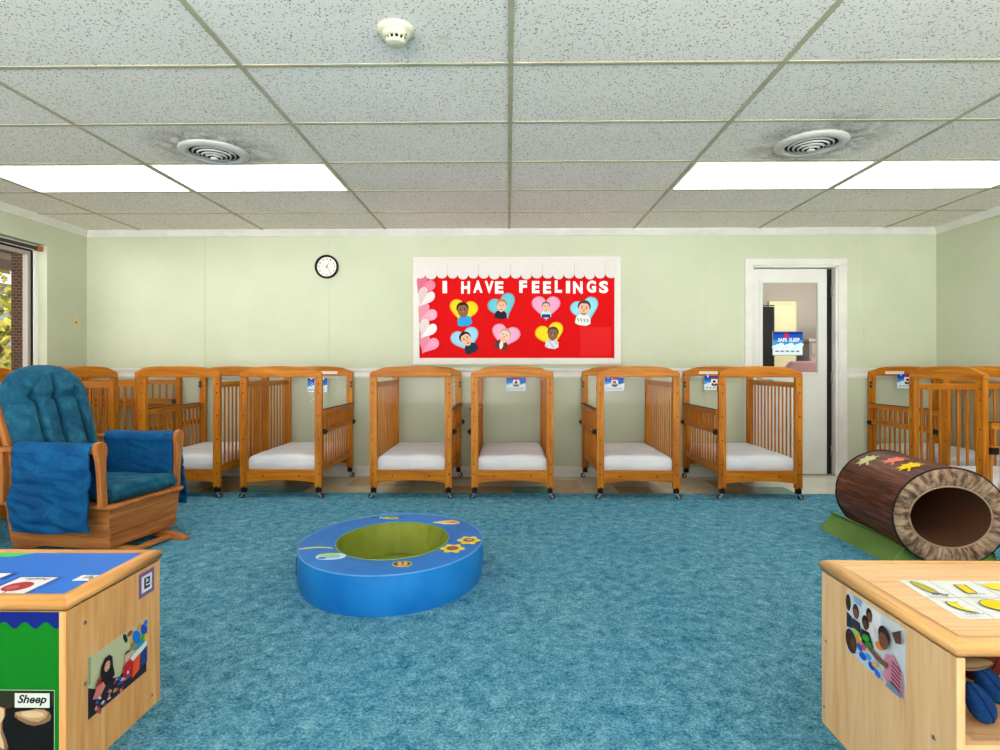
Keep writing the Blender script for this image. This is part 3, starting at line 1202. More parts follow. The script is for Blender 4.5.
# ------------------------------------------------------------------ safe sleep signs
def sky_card(mb, w, h, y=0.0, photo=True, txt=True):
    fl = Flat2(mb, (-w / 2, y, -h), (1, 0, 0), (0, 0, 1), w, h)
    fl.slab(rect(0, 0, 1, 1), 0, .002, flat(226, 238, 246, .35))
    fl.poly(rect(0, .62, 1, 1), flat(20, 84, 190, .35))
    fl.poly(rect(0, .38, 1, .66), flat(62, 148, 220, .35))
    fl.poly(rect(0, .90, 1, 1), flat(14, 40, 140, .35))
    for k in range(9):
        fl.poly(ell(.06 + .11 * k, .34 + .05 * ((k * 7) % 3), .10, .09, 0, 14), flat(214, 236, 246, .35))
    fl.poly(ell(.45, .84, .085, .10, 0, 16), flat(222, 22, 48, .35))
    if photo:
        fl.poly(rect(.34, .26, .68, .78), flat(232, 232, 232, .35))
        fl.poly(ell(.5, .60, .08, .10, 0, 14), flat(30, 34, 34, .35))
        fl.poly(ell(.5, .40, .15, .12, 0, 14), flat(36, 48, 46, .35))
        fl.poly(ell(.5, .47, .07, .06, 0, 14), flat(226, 202, 180, .35))
        fl.poly(rect(.72, .55, .93, .74), flat(30, 110, 190, .35))
    else:
        for wd, x0, x1 in (('SAFE', .17, .47), ('SLEEP', .54, .90)):
            vs, fs = fit_text(wd, x0, .58, x1, .74, .03)
            fl.mesh2(vs, fs, flat(244, 250, 252, .35))
    for k in range(5):
        fl.poly(rect(.07 + .175 * k, .13, .19 + .175 * k, .19), flat(90, 120, 150, .35))

p = at(788.2, 332, SY0 + .005)
t = thing('door_sign', 'blue safe sleep sign taped on the glass of the white door', 'sign', (p.x, SY0 + .0165, p.z))
mb = MB()
sky_card(mb, .292, .228, photo=False)
mb.build('printed_sheet', t)
mb = MB()
mb.box(-.152, .152, .0002, .0012, -.234, .006, flat(120, 130, 140, .4))
mb.build('clear_sleeve', t)

# things in the room behind the door
t = thing('hall_chair', 'mauve upholstered chair seen through the glass of the white door', 'chair', (3.62, 6.75, 0))
t.scale = (1, 1, 1.08)
MAUVE = flat(150, 112, 116, .7)
mb = MB()
mb.box(-.26, .26, -.25, .25, .40, .50, MAUVE); mb.build('seat', t, bevel=.03, seg=3)
mb = MB()
mb.prism([(-.25, .52), (.25, .52), (.27, .98), (.2, 1.07), (-.2, 1.07), (-.27, .98)], 'y', .17, .26, MAUVE); mb.build('backrest', t, bevel=.03, seg=3)
for sx in (-1, 1):
    for sy in (-1, 1):
        mb = MB()
        mb.cyl((sx * .22, sy * .2, .40), (sx * .24, sy * .22, 0), .016, .014, flat(60, 44, 40, .5), 10); mb.build('leg', t)
t = thing('wire_rack', 'dark wire rack seen through the left edge of the door glass', 'rack', (3.51, 7.75, 0))
mb = MB()
for i in range(6):
    mb.cyl((-.08 + .032 * i, 0, .05), (-.08 + .032 * i, 0, 1.90), .006, .006, BLACK, 6)
for k in range(38):
    mb.box(-.09, .09, -.006, .006, .06 + .05 * k, .072 + .05 * k, BLACK)
mb.build('wire_panel', t)
mb = MB()
mb.box(-.09, .09, .02, .30, .02, 1.90, flat(44, 40, 38, .7))
mb.build('dark_body', t)
t = tag(MB().box(3.64, 4.02, 8.0, 8.06, 0, 2.0, flat(170, 162, 126, .6)).box(3.67, 3.99, 7.99, 8.0, .15, 1.94, flat(176, 168, 134, .6)).build('hall_screen', bevel=.004), 'cream panel standing in the room behind the white door', 'panel')
t = tag(MB().box(4.20, 4.80, 8.0, 8.5, 0, 1.44, flat(130, 118, 112, .6)).box(4.18, 4.82, 7.98, 8.5, 1.44, 1.48, flat(150, 136, 128, .4)).box(4.22, 4.78, 7.985, 8.0, 1.26, 1.42, flat(140, 128, 122, .6)).box(4.22, 4.78, 7.985, 8.0, .2, 1.22, flat(140, 128, 122, .6)).build('hall_cabinet', bevel=.004), 'grey-brown cabinet in the room behind the white door', 'cabinet')

# ------------------------------------------------------------------ cribs
CW, CL = .675, .965        # width of the ends, length of the sides
PW_, PT = .057, .036
X0 = CW / 2
BOLT = flat(52, 30, 16, .4)


def arch_top():
    pts = []
    half = [(X0, 1.0), (X0, 1.028), (X0 - .006, 1.040), (X0 - .02, 1.049), (X0 - .05, 1.056), (X0 - .075, 1.066), (X0 - .10, 1.076), (X0 - .14, 1.083), (X0 - .2, 1.088), (X0 - .28, 1.091), (0, 1.092)]
    pts = half + [(-x, z) for x, z in half[::-1][1:]]
    return pts


def make_crib(name, g, raised=False, sticker=False):
    """g: side of the drop gate (+1 = local +x); clear ends face local -y and +y"""
    t = thing(name, None, None)
    wz, wx, wy = cribwood('z'), cribwood('x'), cribwood('y')
    for sy in (-1, 1):
        yo = sy * CL / 2
        yi = yo - sy * PT
        for sx in (-1, 1):
            mb = MB()
            xa, xb = sx * X0, sx * (X0 - PW_)
            mb.box(min(xa, xb), max(xa, xb), min(yo, yi), max(yo, yi), .095, 1.0, wz)
            xc = (xa + xb) / 2
            for z in (.946, .872, .683, .487, .290, .208):
                mb.cyl((xc + sx * .004, yo, z), (xc + sx * .004, yo + sy * .0012, z), .0065, .006, BOLT, 10)
            mb.build('post', t, bevel=.004)
            mb = MB()
            ym = (yo + yi) / 2
            mb.cyl((xc, ym, .095), (xc, ym, .105), .020, .020, BLACK, 12)
            mb.box(xc - .021, xc + .021, ym - .016, ym + .016, .052, .108, BLACK)
            xw = xc + sx * .020
            for s in (-1, 1):
                mb.prism([(xc - .012, .056), (xc + .012, .056), (xw + .008, .016), (xw - .008, .016)], 'y', ym + s * .014 - .002, ym + s * .014 + .002, CHROME)
            c = mb.build('caster', t, bevel=.002)
            mb = MB()
            mb.cyl((xw, ym - .010, .0225), (xw, ym + .010, .0225), .0225, .0225, flat(64, 58, 50, .5), 20)
            mb.cyl((xw, ym - .019, .0225), (xw, ym + .019, .0225), .010, .010, CHROME, 12)
            mb.build('wheel', c)
        mb = MB()
        mb.prism(arch_top(), 'y', yo, yi, wx)
        mb.build('arched_rail', t, bevel=.005)
        mb = MB()
        xi = X0 - PW_
        low = [(xi * (1 - 2 * i / 16), .136 + .020 * (1 - (1 - 2 * i / 16) ** 2)) for i in range(17)]
        mb.prism([(-xi, .238), (xi, .238)] + low, 'y', yo - sy * .004, yi + sy * .004, wx)
        for x in (-.15, .15):
            mb.cyl((x, yo - sy * .004, .190), (x, yo - sy * .0025, .190), .007, .0065, BOLT, 10)
        mb.build('end_rail', t, bevel=.003)
        mb = MB()
        mb.box(-xi - .004, xi + .004, (yo + yi) / 2 - .002, (yo + yi) / 2 + .002, .232, 1.004, MATS['acrylic'])
        mb.build('clear_panel', t)
    if sticker:
        mb = MB()
        yb = CL / 2 - PT - .0008
        fl = Flat2(mb, (.10 * g, yb, 1.018), (1, 0, 0), (0, 0, 1))
        fl.slab(rect(-.09, 0, .09, .024), 0, .0006, flat(236, 232, 226, .5))
        for k in range(10):
            fl.poly(rect(-.08 + .016 * k, .009, -.069 + .016 * k, .014), flat(196, 190, 188, .5))
        mb.build('label_sticker', t)
    # mattress platform
    mb = MB()
    mb.box(-X0 + .045, X0 - .045, -CL / 2 + PT + .004, CL / 2 - PT - .004, .212, .226, flat(92, 66, 40, .6))
    mb.build('platform', t)
    ys = CL / 2 - PT - .003
    ns = 13

    def slats(mb, x, z0, z1, th=.011, w=.018, n=ns):
        for i in range(n):
            y = -ys + .035 + (2 * ys - .07) * i / (n - 1)
            mb.box(x - th / 2, x + th / 2, y - w / 2, y + w / 2, z0, z1, wz)
    # fixed slatted side
    x = -g * (X0 - .030)
    mb = MB()
    mb.box(x - .014, x + .014, -ys, ys, .915, .960, wy)
    mb.box(x - .014, x + .014, -ys, ys, .205, .268, wy)
    slats(mb, x, .26, .92)
    mb.build('slatted_side', t, bevel=.003)
    # drop gate
    x = g * (X0 - .030)
    gt = MB()
    gt.box(x - .014, x + .014, -ys, ys, .205, .268, wy)
    gt.box(x - .014, x + .014, -ys, ys, .690, .728, wy)
    slats(gt, x, .26, .70)
    gate = gt.build('drop_gate', t, bevel=.003)
    up = MB()
    if raised:
        up.box(x - .014, x + .014, -ys, ys, .915, .960, wy)
        up.box(x - .014, x + .014, -ys, ys, .740, .778, wy)
        slats(up, x, .77, .92)
        zl = .75
    else:
        xf = x + g * .031
        up.box(xf - .013, xf + .013, -ys + .004, ys - .004, .690, .731, wy)
        up.box(xf - .013, xf + .013, -ys + .004, ys - .004, .535, .580, wy)
        slats(up, xf, .57, .70)
        zl = .55
    up.build('gate_flap', gate, bevel=.003)
    if not raised:
        mb = MB()
        mb.box(xf - .016, xf + .016, -ys + .004, ys - .004, .7312, .7355, flat(64, 46, 34, .5))
        mb.build('gate_edge_strip', gate)
    for sy in (-1, 1):
        mb = MB()
        xx = x + (g * .038 if not raised else 0)
        yy = sy * (ys - .02)
        mb.box(xx - .016, xx + .016, yy - .022, yy + .022, zl - .022, zl + .022, BLACK)
        mb.cyl((xx, yy + sy * .01, zl), (xx + g * .028, yy + sy * .01, zl), .012, .009, BLACK, 12)
        mb.build('gate_latch', gate, bevel=.004)
        mb = MB()
        xp = g * (X0 - .010)
        yp = sy * (CL / 2 - PT - .003)
        mb.box(xp - .012, xp + .008, yp - .006, yp + .006, .885, .945, flat(48, 46, 44, .35))
        mb.cyl((xp - .002, yp - sy * .002, .915), (xp - .002, yp - sy * .014, .915), .010, .010, flat(120, 118, 112, .35), 10)
        mb.build('catch_plate', t, bevel=.002)
    # printed warning strip inside a post on the fixed side
    return t


def make_mattress():
    mb = MB()
    hx, hy = X0 - .052, CL / 2 - PT - .008
    z0, z1 = .2275, .352

    def top(a, b):
        x, y = -1 + 2 * a, -1 + 2 * b
        e = max(abs(x), abs(y))
        def rnd(q):
            return q
        px, py = hx * x, hy * y
        dx, dy = hx - abs(px), hy - abs(py)
        r = .045
        d = min(dx, dy)
        z = z1
        if d < r:
            z = z1 - r + sqrt(max(0, r * r - (r - d) ** 2))
        z += .010 * (1 - x * x) * (1 - y * y) + .004 * mnoise.noise(Vector((px * 6, py * 6, 2)))
        return (px, py, z)
    # parametrise with extra density near the edges
    def dens(t):
        s = -1 + 2 * t
        return (math.copysign(1 - (1 - abs(s)) ** 1.8, s) + 1) / 2
    mb.grid(lambda a, b: top(dens(a), dens(b)), 28, 32, MATS['sheet'])
    N = 32
    def side(fn):
        def f(a, b):
            px, py = fn(dens(a))
            zt = top((px / hx + 1) / 2, (py / hy + 1) / 2)[2]
            k = 1 - .02 * b * b + .012 * sin(pi * b)
            wr = .003 * mnoise.noise(Vector((px * 22, py * 22, b * 2)))
            return (px * k + (wr if abs(abs(px) - hx) < 1e-6 else 0), py * k + (wr if abs(abs(py) - hy) < 1e-6 else 0), zt + (z0 - zt) * b)
        return f
    mb.grid(side(lambda a: (-hx + 2 * hx * a, -hy)), N, 6, MATS['sheet'])
    mb.grid(side(lambda a: (hx, -hy + 2 * hy * a)), N, 6, MATS['sheet'])
    mb.grid(side(lambda a: (hx - 2 * hx * a, hy)), N, 6, MATS['sheet'])
    mb.grid(side(lambda a: (-hx, hy - 2 * hy * a)), N, 6, MATS['sheet'])
    mb.box(-hx * .97, hx * .97, -hy * .97, hy * .97, z0, z0 + .01, MATS['sheet'])
    return mb.build('crib_mattress')


protos = {}
mat_proto = None
FY = 4.658 + CL / 2


def place_crib(key, x, y, rz, lab, mlab):
    global mat_proto
    g, raised, st = key
    if key not in protos:
        protos[key] = make_crib('crib', g, raised, st)
        o = protos[key]
    else:
        o = dup(protos[key])
    o.location = (x, y, 0.0)
    o.rotation_euler = (0, 0, rz)
    tag(o, lab, 'crib', 'honey wood cribs around the room')
    if mat_proto is None:
        mat_proto = make_mattress()
        m = mat_proto
    else:
        m = mat_proto.copy()
        COL.objects.link(m)
    m.location = (x, y, 0)
    m.rotation_euler = (0, 0, rz)
    tag(m, mlab, 'mattress', 'white sheeted crib mattresses')
    return o


row = [
    ('A', 139.0, 219.5, -1, False, 'honey wood crib behind the blue rocker, first of the back wall row'),
    ('B', 239.2, 322.4, 1, True, 'honey wood crib with clear end, below and left of the wall clock'),
    ('C', 368.8, 452.8, 1, False, 'honey wood crib under the left half of the red bulletin board'),
    ('D', 469.8, 555.0, -1, False, 'honey wood crib under the middle of the red bulletin board'),
    ('E', 597.0, 680.4, -1, False, 'honey wood crib just right of the red bulletin board, gate at its left'),
    ('F', 719.8, 802.0, -1, True, 'honey wood crib standing in front of the white door'),
]
mrow = {
    'A': 'white sheeted mattress in the crib just behind the blue rocker arm',
    'B': 'white sheeted mattress in the crib below and left of the wall clock',
    'C': 'white sheeted mattress in the crib under the left half of the red board',
    'D': 'white sheeted mattress in the crib under the middle of the red board',
    'E': 'white sheeted mattress in the crib just right of the red board',
    'F': 'white sheeted mattress in the crib in front of the white door',
}
for k, u0, u1, g, st, lab in row:
    x = (at(u0, 0, 4.66).x + at(u1, 0, 4.66).x) / 2
    place_crib((g, False, st), x, FY, 0, lab, mrow[k])
place_crib((-1, False, True), 3.853, FY, 0, 'honey wood crib in the far right corner, behind the crib next to the log tunnel',
           'white sheeted mattress in the crib in the far right corner')
place_crib((1, False, False), 3.03 + CL / 2, 4.015, -pi / 2, 'reddish honey wood crib along the right wall, behind the log tunnel',
           'white sheeted mattress in the crib behind the log tunnel')
place_crib((1, True, False), -3.205 - CL / 2, 5.235, pi / 2, 'honey wood crib with raised gate in the far left corner',
           'white sheeted mattress in the crib in the far left corner')
place_crib((-1, False, False), -3.205 - CL / 2, 4.305, pi / 2, 'honey wood crib on the left wall, showing between rocker back and corner crib',
           'white sheeted mattress in the left wall crib behind the rocker back')
place_crib((-1, False, False), -3.125 - CL / 2, 3.285, pi / 2, 'honey wood crib by the window, almost hidden by the blue rocker',
           'white sheeted mattress in the crib by the window, at the photo edge')

for u, v, Y, lab in ((317.5, 378.5, 5.575, 'left end, below the wall clock'), (516, 376.8, 5.575, 'crib under the middle of the red board'),
                     (614.3, 376.8, 5.575, 'crib just right of the red board'), (714.0, 376, 5.575, 'crib in front of the white door'),
                     (907, 374.2, 5.575, 'crib in the far right corner')):
    p = at(u, v, Y)
    if lab.startswith('left end'):
        lab = 'crib below and left of the wall clock'
    t = thing('crib_card', 'small blue and white card on the ' + lab, 'card', p, 0, 'sleep cards on the cribs')
    mb = MB()
    sky_card(mb, .19, .135)
    mb.build('printed_card', t)
    mb = MB()
    for x in (-.06, .06):
        mb.box(x - .008, x + .008, -.003, .001, -.012, .012, flat(220, 226, 228, .2))
    mb.build('tape', t)

# ------------------------------------------------------------------ glider rocker
CX, CYc = -2.513, 3.465
RZc = math.radians(-9.5)
rk = thing('rocking_chair', 'wooden glider rocker with blue velvet cushions at the left', 'rocking chair', (CX, CYc, .006), RZc)
OX, OY, OZ = chairwood('x'), chairwood('y'), chairwood('z')
V, VT = MATS['velvet'], MATS['velvet_teal']
# base box: side panels and front/back panels made of boards, tapering to the floor
def board_panel(name, pts_top, pts_bot, m, n=3, th=.02):
    a0, a1 = Vector(pts_top[0]), Vector(pts_top[1])
    b0, b1 = Vector(pts_bot[0]), Vector(pts_bot[1])
    nrm = (a1 - a0).cross(b0 - a0).normalized()
    mb = MB()
    cuts = [0, .36, .70, 1.0] if n == 3 else [0, .66, 1.0]
    for k in range(len(cuts) - 1):
        s0, s1 = cuts[k] + .004, cuts[k + 1] - .004
        q = [a0.lerp(b0, s0), a1.lerp(b1, s0), a1.lerp(b1, s1), a0.lerp(b0, s1)]
        mb.add(q + [p + nrm * th for p in q], [(0, 1, 2, 3), (7, 6, 5, 4), (0, 4, 5, 1), (1, 5, 6, 2), (2, 6, 7, 3), (3, 7, 4, 0)], m)
    return mb.build(name, rk, bevel=.003)
zt, zb = .285, .055
board_panel('front_panel', [(.34, -.27, zt), (.34, .27, zt)], [(.325, -.25, zb), (.325, .25, zb)], OY, 2)
board_panel('back_panel', [(-.36, .27, zt), (-.36, -.27, zt)], [(-.34, .25, zb), (-.34, -.25, zb)], OY, 2)
board_panel('side_panel', [(-.36, -.27, zt), (.34, -.27, zt)], [(-.34, -.25, zb), (.325, -.25, zb)], OX, 3)
board_panel('side_panel', [(.34, .27, zt), (-.36, .27, zt)], [(.325, .25, zb), (-.34, .25, zb)], OX, 3)
mb = MB()
mb.prism([(-.39, -.30), (.30, -.30), (.355, -.285), (.38, -.25), (.375, -.12), (.36, 0), (.375, .12), (.38, .25), (.355, .285), (.30, .30), (-.39, .30)], 'z', .285, .307, OX)
mb.build('seat_deck', rk, bevel=.008, seg=3)
# gliding stand
mb = MB()
for s in (-1, 1):
    prof = [(-.42, .0), (-.30, .0), (-.2, .022), (.24, .022), (.36, .0), (.49, .0), (.492, .016), (.46, .026), (.38, .046), (.28, .05), (-.26, .05), (-.38, .04), (-.42, .02)]
    mb.prism(prof, 'y', s * .155 - .024, s * .155 + .024, OX)
mb.build('glide_runner', rk, bevel=.006)
mb = MB()
mb.box(-.24, -.18, -.13, .13, .03, .07, OY)
mb.build('stand_crossbar', rk)
mb = MB()
mb.box(.18, .24, -.13, .13, .03, .07, OY)
mb.build('stand_crossbar', rk)
mb = MB()
mb.box(.36, .40, -.13, .13, .012, .034, OY)
mb.build('stand_crossbar', rk, bevel=.004)
for sx in (-.21, .21):
    for s in (-1, 1):
        mb = MB()
        mb.box(sx - .02, sx + .02, s * .155 - .012, s * .155 + .012, .05, .28, BLACK)
        mb.build('glide_link', rk)
# arms: shaped front post, wooden rail, padded cover
for s in (-1, 1):
    mb = MB()
    yc = s * .285
    post = [(-.026, .300), (-.024, .40), (-.024, .48), (-.030, .56), (-.040, .60), (-.043, .63), (-.036, .652), (-.02, .664), (.0, .668), (.02, .664), (.036, .652), (.043, .63), (.040, .60), (.030, .56), (.024, .48), (.024, .40), (.026, .300)]
    lean = .02
    mb.xf = Matrix(((1, 0, .0, 0), (0, 1, s * .06, -s * .018), (0, 0, 1, 0), (0, 0, 0, 1)))
    px_ = .300 if s < 0 else .284
    mb.prism([(yc + a * .9, z) for a, z in post], 'x', px_, px_ + .033, OZ, False)
    mb.build('arm_post', rk, bevel=.009, seg=3)
    mb = MB()
    mb.box(-.34, .292, s * .305 - .032, s * .305 + .032, .600, .626, OX)
    mb.box(-.36, -.325, s * .29 - .02, s * .29 + .02, .30, .612, OZ)
    mb.build('arm_rail', rk, bevel=.006)
    # cover: inverted U with a long outer drape
    mb = MB()
    ycen = s * .300
    def cover(a, b, s=s, ycen=ycen, inner=False):
        # a along x, b around the section from the inside bottom, over the top, to the outside bottom
        x = -.215 + .507 * a
        Lin, Ltop, Lout = .24, .17, .44
        q = b * (Lin + Ltop + Lout)
        hw, top = .052, .652
        if q < Lin:
            d, z = -hw + .006, top - .05 - (Lin - q)
            nn = Vector((-1, 0))
            fall = 0
        elif q < Lin + Ltop:
            w = (q - Lin) / Ltop * pi
            d, z = -hw * cos(w), top - .05 + .055 * sin(w)
            nn = Vector((-cos(w), sin(w)))
        else:
            e = q - Lin - Ltop
            d, z = hw + .004 * e / Lout, top - .05 - e
            nn = Vector((1, 0))
            if s > 0:
                d += .045 * (e / Lout) ** 1.5
        e = max(0, q - Lin - Ltop)
        wr = .024 * mnoise.noise(Vector((x * 5 + s, z * 13, .5))) * (.35 + 1.6 * min(1, e / .15))
        wr += .019 * mnoise.noise(Vector((x * 7 + 2 * s, z * 26 + x * 7, 4))) * (.3 + min(1, e / .2))
        wr += .004 * sin(z * 80 + 5 * x) * min(1, e / .2) * mnoise.noise(Vector((x * 4, z * 6, 9)))
        wr *= .35 + .65 * min(1, min(a, 1 - a) / .12, (1 - b) / .08 if b > .5 else 1)
        bulge = .014 * max(0, 1 - abs(e - .30) / .13) if e > 0 else 0
        # pocket seams
        for zs in (.500, .425):
            if e > 0 and abs(z - zs) < .006:
                wr -= .008
        if e > .36:
            z += .008 * sin(x * 9 + s) + .04 * max(0, (x - .12))
        tuck = .0
        return Vector((x, ycen + s * (d + nn[0] * (wr + bulge)), z + nn[1] * wr * .6))
    T0 = .012
    mb.grid(lambda a, b: cover(a, b), 60, 90, V)
    def innerf(a, b):
        p = cover(a, b)
        q = b * .85
        if q < .24:
            p.y += s * T0
        elif q < .41:
            p.z -= T0
            p.y -= 0
        else:
            p.y -= s * T0
        return p
    mb.grid(innerf, 60, 90, V)
    # front and rear rims
    for aa in (0.0, 1.0):
        def rim(a, b, aa=aa):
            return cover(aa, a) if b < .5 else innerf(aa, a)
        mb.grid(rim, 90, 1, V)
    for bb in (0.0, 1.0):
        def rim2(a, b, bb=bb):
            return cover(a, bb) if b < .5 else innerf(a, bb)
        mb.grid(rim2, 60, 1, V)
    mb.build('arm_cushion', rk, weld=True)
# seat cushion
mb = MB()
def seatpt(a, b, side):
    # superellipse body
    x, y = -1 + 2 * a, -1 + 2 * b
    px, py = .0 + .335 * x, .235 * y
    e = max(abs(x) ** 1.0, abs(y))
    d = min(.335 - abs(px), .235 - abs(py))
    r = .035
    z = r - sqrt(max(0, r * r - (r - min(d, r)) ** 2))
    base_ = .404 - .020 * (1 - a)
    if side > 0:
        zz = base_ - z + .012 * (1 - x * x) * (1 - y * y) + .007 * mnoise.noise(Vector((px * 9, py * 12, 1)))
    else:
        zz = .309 + z * .5
    wr = .006 * mnoise.noise(Vector((px * 20, py * 20, 3)))
    return (px + (wr if abs(x) > .97 else 0), py, zz)
def dens2(t):
    s_ = -1 + 2 * t
    return (math.copysign(1 - (1 - abs(s_)) ** 1.7, s_) + 1) / 2
mb.grid(lambda a, b: seatpt(dens2(a), dens2(b), 1), 36, 30, VT)
mb.grid(lambda a, b: seatpt(dens2(a), dens2(b), -1), 36, 30, VT)
def seatside(fa):
    def f(a, b):
        p, q = seatpt(*fa(dens2(a)), 1), seatpt(*fa(dens2(a)), -1)
        v = Vector(p).lerp(Vector(q), b)
        o_ = Vector((v.x, v.y, 0))
        k = .012 * sin(pi * b) + .004 * mnoise.noise(Vector((v.x * 26, v.y * 26, b)))
        if o_.length > 0:
            v += o_.normalized() * k
        return v
    return f
for fa in (lambda t: (t, 0.0), lambda t: (1.0, t), lambda t: (1 - t, 1.0), lambda t: (0.0, 1 - t)):
    mb.grid(seatside(fa), 32, 5, VT)
mb.build('seat_cushion', rk)
# back cushion and its wooden back frame, tilted
TILT = math.radians(17)
BM = Matrix.Translation((-.235, 0, .375)) @ Matrix.Rotation(-TILT, 4, 'Y')
BH, BWd = .745, .274
def outline(t):
    """half width at height t (0..1): straight, flaring slightly, arched top"""
    w = BWd * (.90 + .10 * min(1, t / .6))
    if t > .70:
        q = (t - .70) / .30
        w *= sqrt(max(0, 1 - q ** 2.3))
    return w
mb = MB()
def backpt(a, b, front):
    s = -1 + 2 * a
    t = b
    w = max(outline(t), .0)
    y, z = s * w, BH * t
    # distance from the edge in a rounded way
    e = (1 - abs(s) ** 2.6) * (1 - max(0, (t - .86) / .14) ** 2) * min(1, .35 + t / .06)
    th = .105 * max(0, e) ** .45
    if front:
        ch = 0
        for sc in (-.5, 0.0, .5):
            yc = sc * BWd * .98
            dd = abs(y - yc)
            k = math.exp(-(dd / .015) ** 2)
            fade = 1.0 if t < .70 else max(0, 1 - (t - .70) / (.10 if sc else .2))
            ch += k * fade * .072
        # tuft line
        tl = math.exp(-((t - .70) / .028) ** 2) * (.028 if abs(s) < .62 else .010)
        puff = .012 * math.cos(4 * pi * (y / BWd) * .49) * (1 if t < .7 else .3)
        wr = .006 * mnoise.noise(Vector((y * 10, z * 22, 7))) + .004 * mnoise.noise(Vector((y * 24, z * 60, 3))) * (1.4 - t)
        x = max(th * .15, th - (ch + tl) * min(1, e * 1.5) + wr * min(1, e * 2) - puff * min(1, e))
    else:
        x = -.012 * max(0, e) ** .5
    return BM @ Vector((x, y, z))
def d3(t):
    s_ = -1 + 2 * t
    return (math.copysign(1 - (1 - abs(s_)) ** 1.35, s_) + 1) / 2
mb.grid(lambda a, b: backpt(d3(a), b, True), 90, 80, VT)
mb.grid(lambda a, b: backpt(d3(a), b, False), 90, 80, V)
mb.build('back_cushion', rk)
mb = MB()
mb.xf = BM
prof = []
for i in range(25):
    t = i / 24
    prof.append((outline(t * .985) + .018 * (1 - t * .6) + .002, BH * t * .985 - .03))
poly = [(a, z) for a, z in prof] + [(-a, z) for a, z in prof[::-1]]
inner = [(max(.0, a - .045), min(z, BH * .93)) for a, z in prof]
# frame stiles and rails
for s in (-1, 1):
    mb.prism([(s * a, z) for a, z in prof] + [(s * max(.0, a - .05), min(z, BH * .90)) for a, z in prof[::-1]], 'x', -.045, -.014, OZ)
mb.box(-.042, -.016, -.22, .22, -.03, .05, OY)
for k in range(5):
    y = -.16 + .08 * k
    mb.box(-.038, -.022, y - .018, y + .018, .03, BH * .88, OZ)
mb.build('back_frame', rk, bevel=.004)

# ------------------------------------------------------------------ foam play ring
RC = Vector((-.597, 2.962, .006))
ring = thing('foam_play_ring', 'round blue foam play ring with olive centre on the carpet', 'play ring', RC)
ring.scale = (.93, 1.045, 1)
RO, RI, RH = .497, .308, .180
mb = MB()
def wob(a, amp=.004):
    return 1 + amp * mnoise.noise(Vector((cos(a) * 2.2, sin(a) * 2.2, 4)))
def ringpt(prof):
    def f(a, b):
        w = 2 * pi * a
        r, z = prof(b)
        k = wob(w)
        return (r * k * cos(w), r * k * sin(w), z)
    return f
mb.grid(ringpt(lambda b: (RO + .010 * sin(pi * b) - .006 * (1 - b), RH * b)), 96, 8, MATS['ring_side'], cu=True)
mb.grid(ringpt(lambda b: ((RO - .006) * (1 - b), .001)), 96, 1, MATS['ring_side'], cu=True)
mb.build('side_wall', ring)
mb = MB()
mb.grid(ringpt(lambda b: (RO - .002 - (RO - RI) * b, RH + .007 * sin(pi * b))), 96, 10, MATS['ring_top'], cu=True)
mb.build('top_cover', ring)
mb = MB()
def innerring(a, b):
    w = 2 * pi * a
    fold = .016 * mnoise.noise(Vector((cos(w) * 4, sin(w) * 4, 2))) + .016 * sin(w * 13) * mnoise.noise(Vector((cos(w) * 2, sin(w) * 2, 8)))
    r = RI + .001 - .03 * b + fold * sin(pi * min(1, b * 1.2))
    return (r * wob(w) * cos(w), r * wob(w) * sin(w), RH - (RH - .012) * b)
mb.grid(innerring, 120, 10, MATS['ring_in'], cu=True)
mb.grid(lambda a, b: ((RI - .03) * wob(2 * pi * a) * b * cos(2 * pi * a), (RI - .03) * wob(2 * pi * a) * b * sin(2 * pi * a), .012 + .02 * (1 - b) * (1 + .3 * sin(5 * a * 2 * pi))), 96, 8, MATS['ring_in'], cu=True)
mb.build('olive_lining', ring, weld=True)
mb = MB()
mb.tube([((RO + .001) * wob(2 * pi * i / 96) * cos(2 * pi * i / 96), (RO + .001) * wob(2 * pi * i / 96) * sin(2 * pi * i / 96), RH + .0005) for i in range(96)], .003, MATS['piping'], 8, True)
mb.tube([(RI * wob(2 * pi * i / 96) * cos(2 * pi * i / 96), RI * wob(2 * pi * i / 96) * sin(2 * pi * i / 96), RH + .002) for i in range(96)], .0035, flat(120, 150, 96, .5), 8, True)
mb.build('piping', ring)
def on_ring(u, v):
    p = at_z(u, v, .187) - RC
    return p.x / .93, p.y / 1.045
PZ = RH + .0085
a0, a1 = on_ring(299, 549.5), on_ring(333, 548.5)
mb = MB()
mb.tube([(a0[0] + (a1[0] - a0[0]) * i / 10, a0[1] + (a1[1] - a0[1]) * i / 10, RH + .001 + .0075 * sin(pi * i / 10)) for i in range(11)], .004, flat(190, 186, 96, .5), 8)
mb.build('seam_piping', ring)
def patch(name, u, v):
    mb = MB()
    x, y = on_ring(u, v)
    fl = Flat2(mb, (x, y, PZ - .003), (1, 0, 0), (0, 1, 0))
    fl.h = .0005
    return mb, fl
YEL, BRN = flat(232, 206, 40, .5), flat(142, 84, 56, .5)
mb, fl = patch('snail', 330, 557.8)
fl.slab(ell(.005, .0, .074, .042, .1, 24), 0, .0035, flat(196, 222, 232, .5))
fl.poly(ell(-.020, .018, .052, .022, .25, 20), flat(178, 212, 136, .5)); fl.poly(ell(.012, .022, .026, .014, .1, 16), flat(196, 206, 70, .5))
fl.poly(ell(-.03, -.026, .022, .014, 0, 16), MATS['ring_top']); fl.poly(ell(.015, -.006, .034, .018, 0, 18), flat(150, 192, 224, .5)); fl.poly(ell(.046, .0, .006, .005, 0, 10), flat(60, 80, 110, .5))
mb.build('whale_patch', ring)
mb, fl = patch('bee', 402, 565.5)
fl.slab(ell(0, 0, .050, .034, 0, 22), 0, .0035, flat(196, 184, 70, .5))
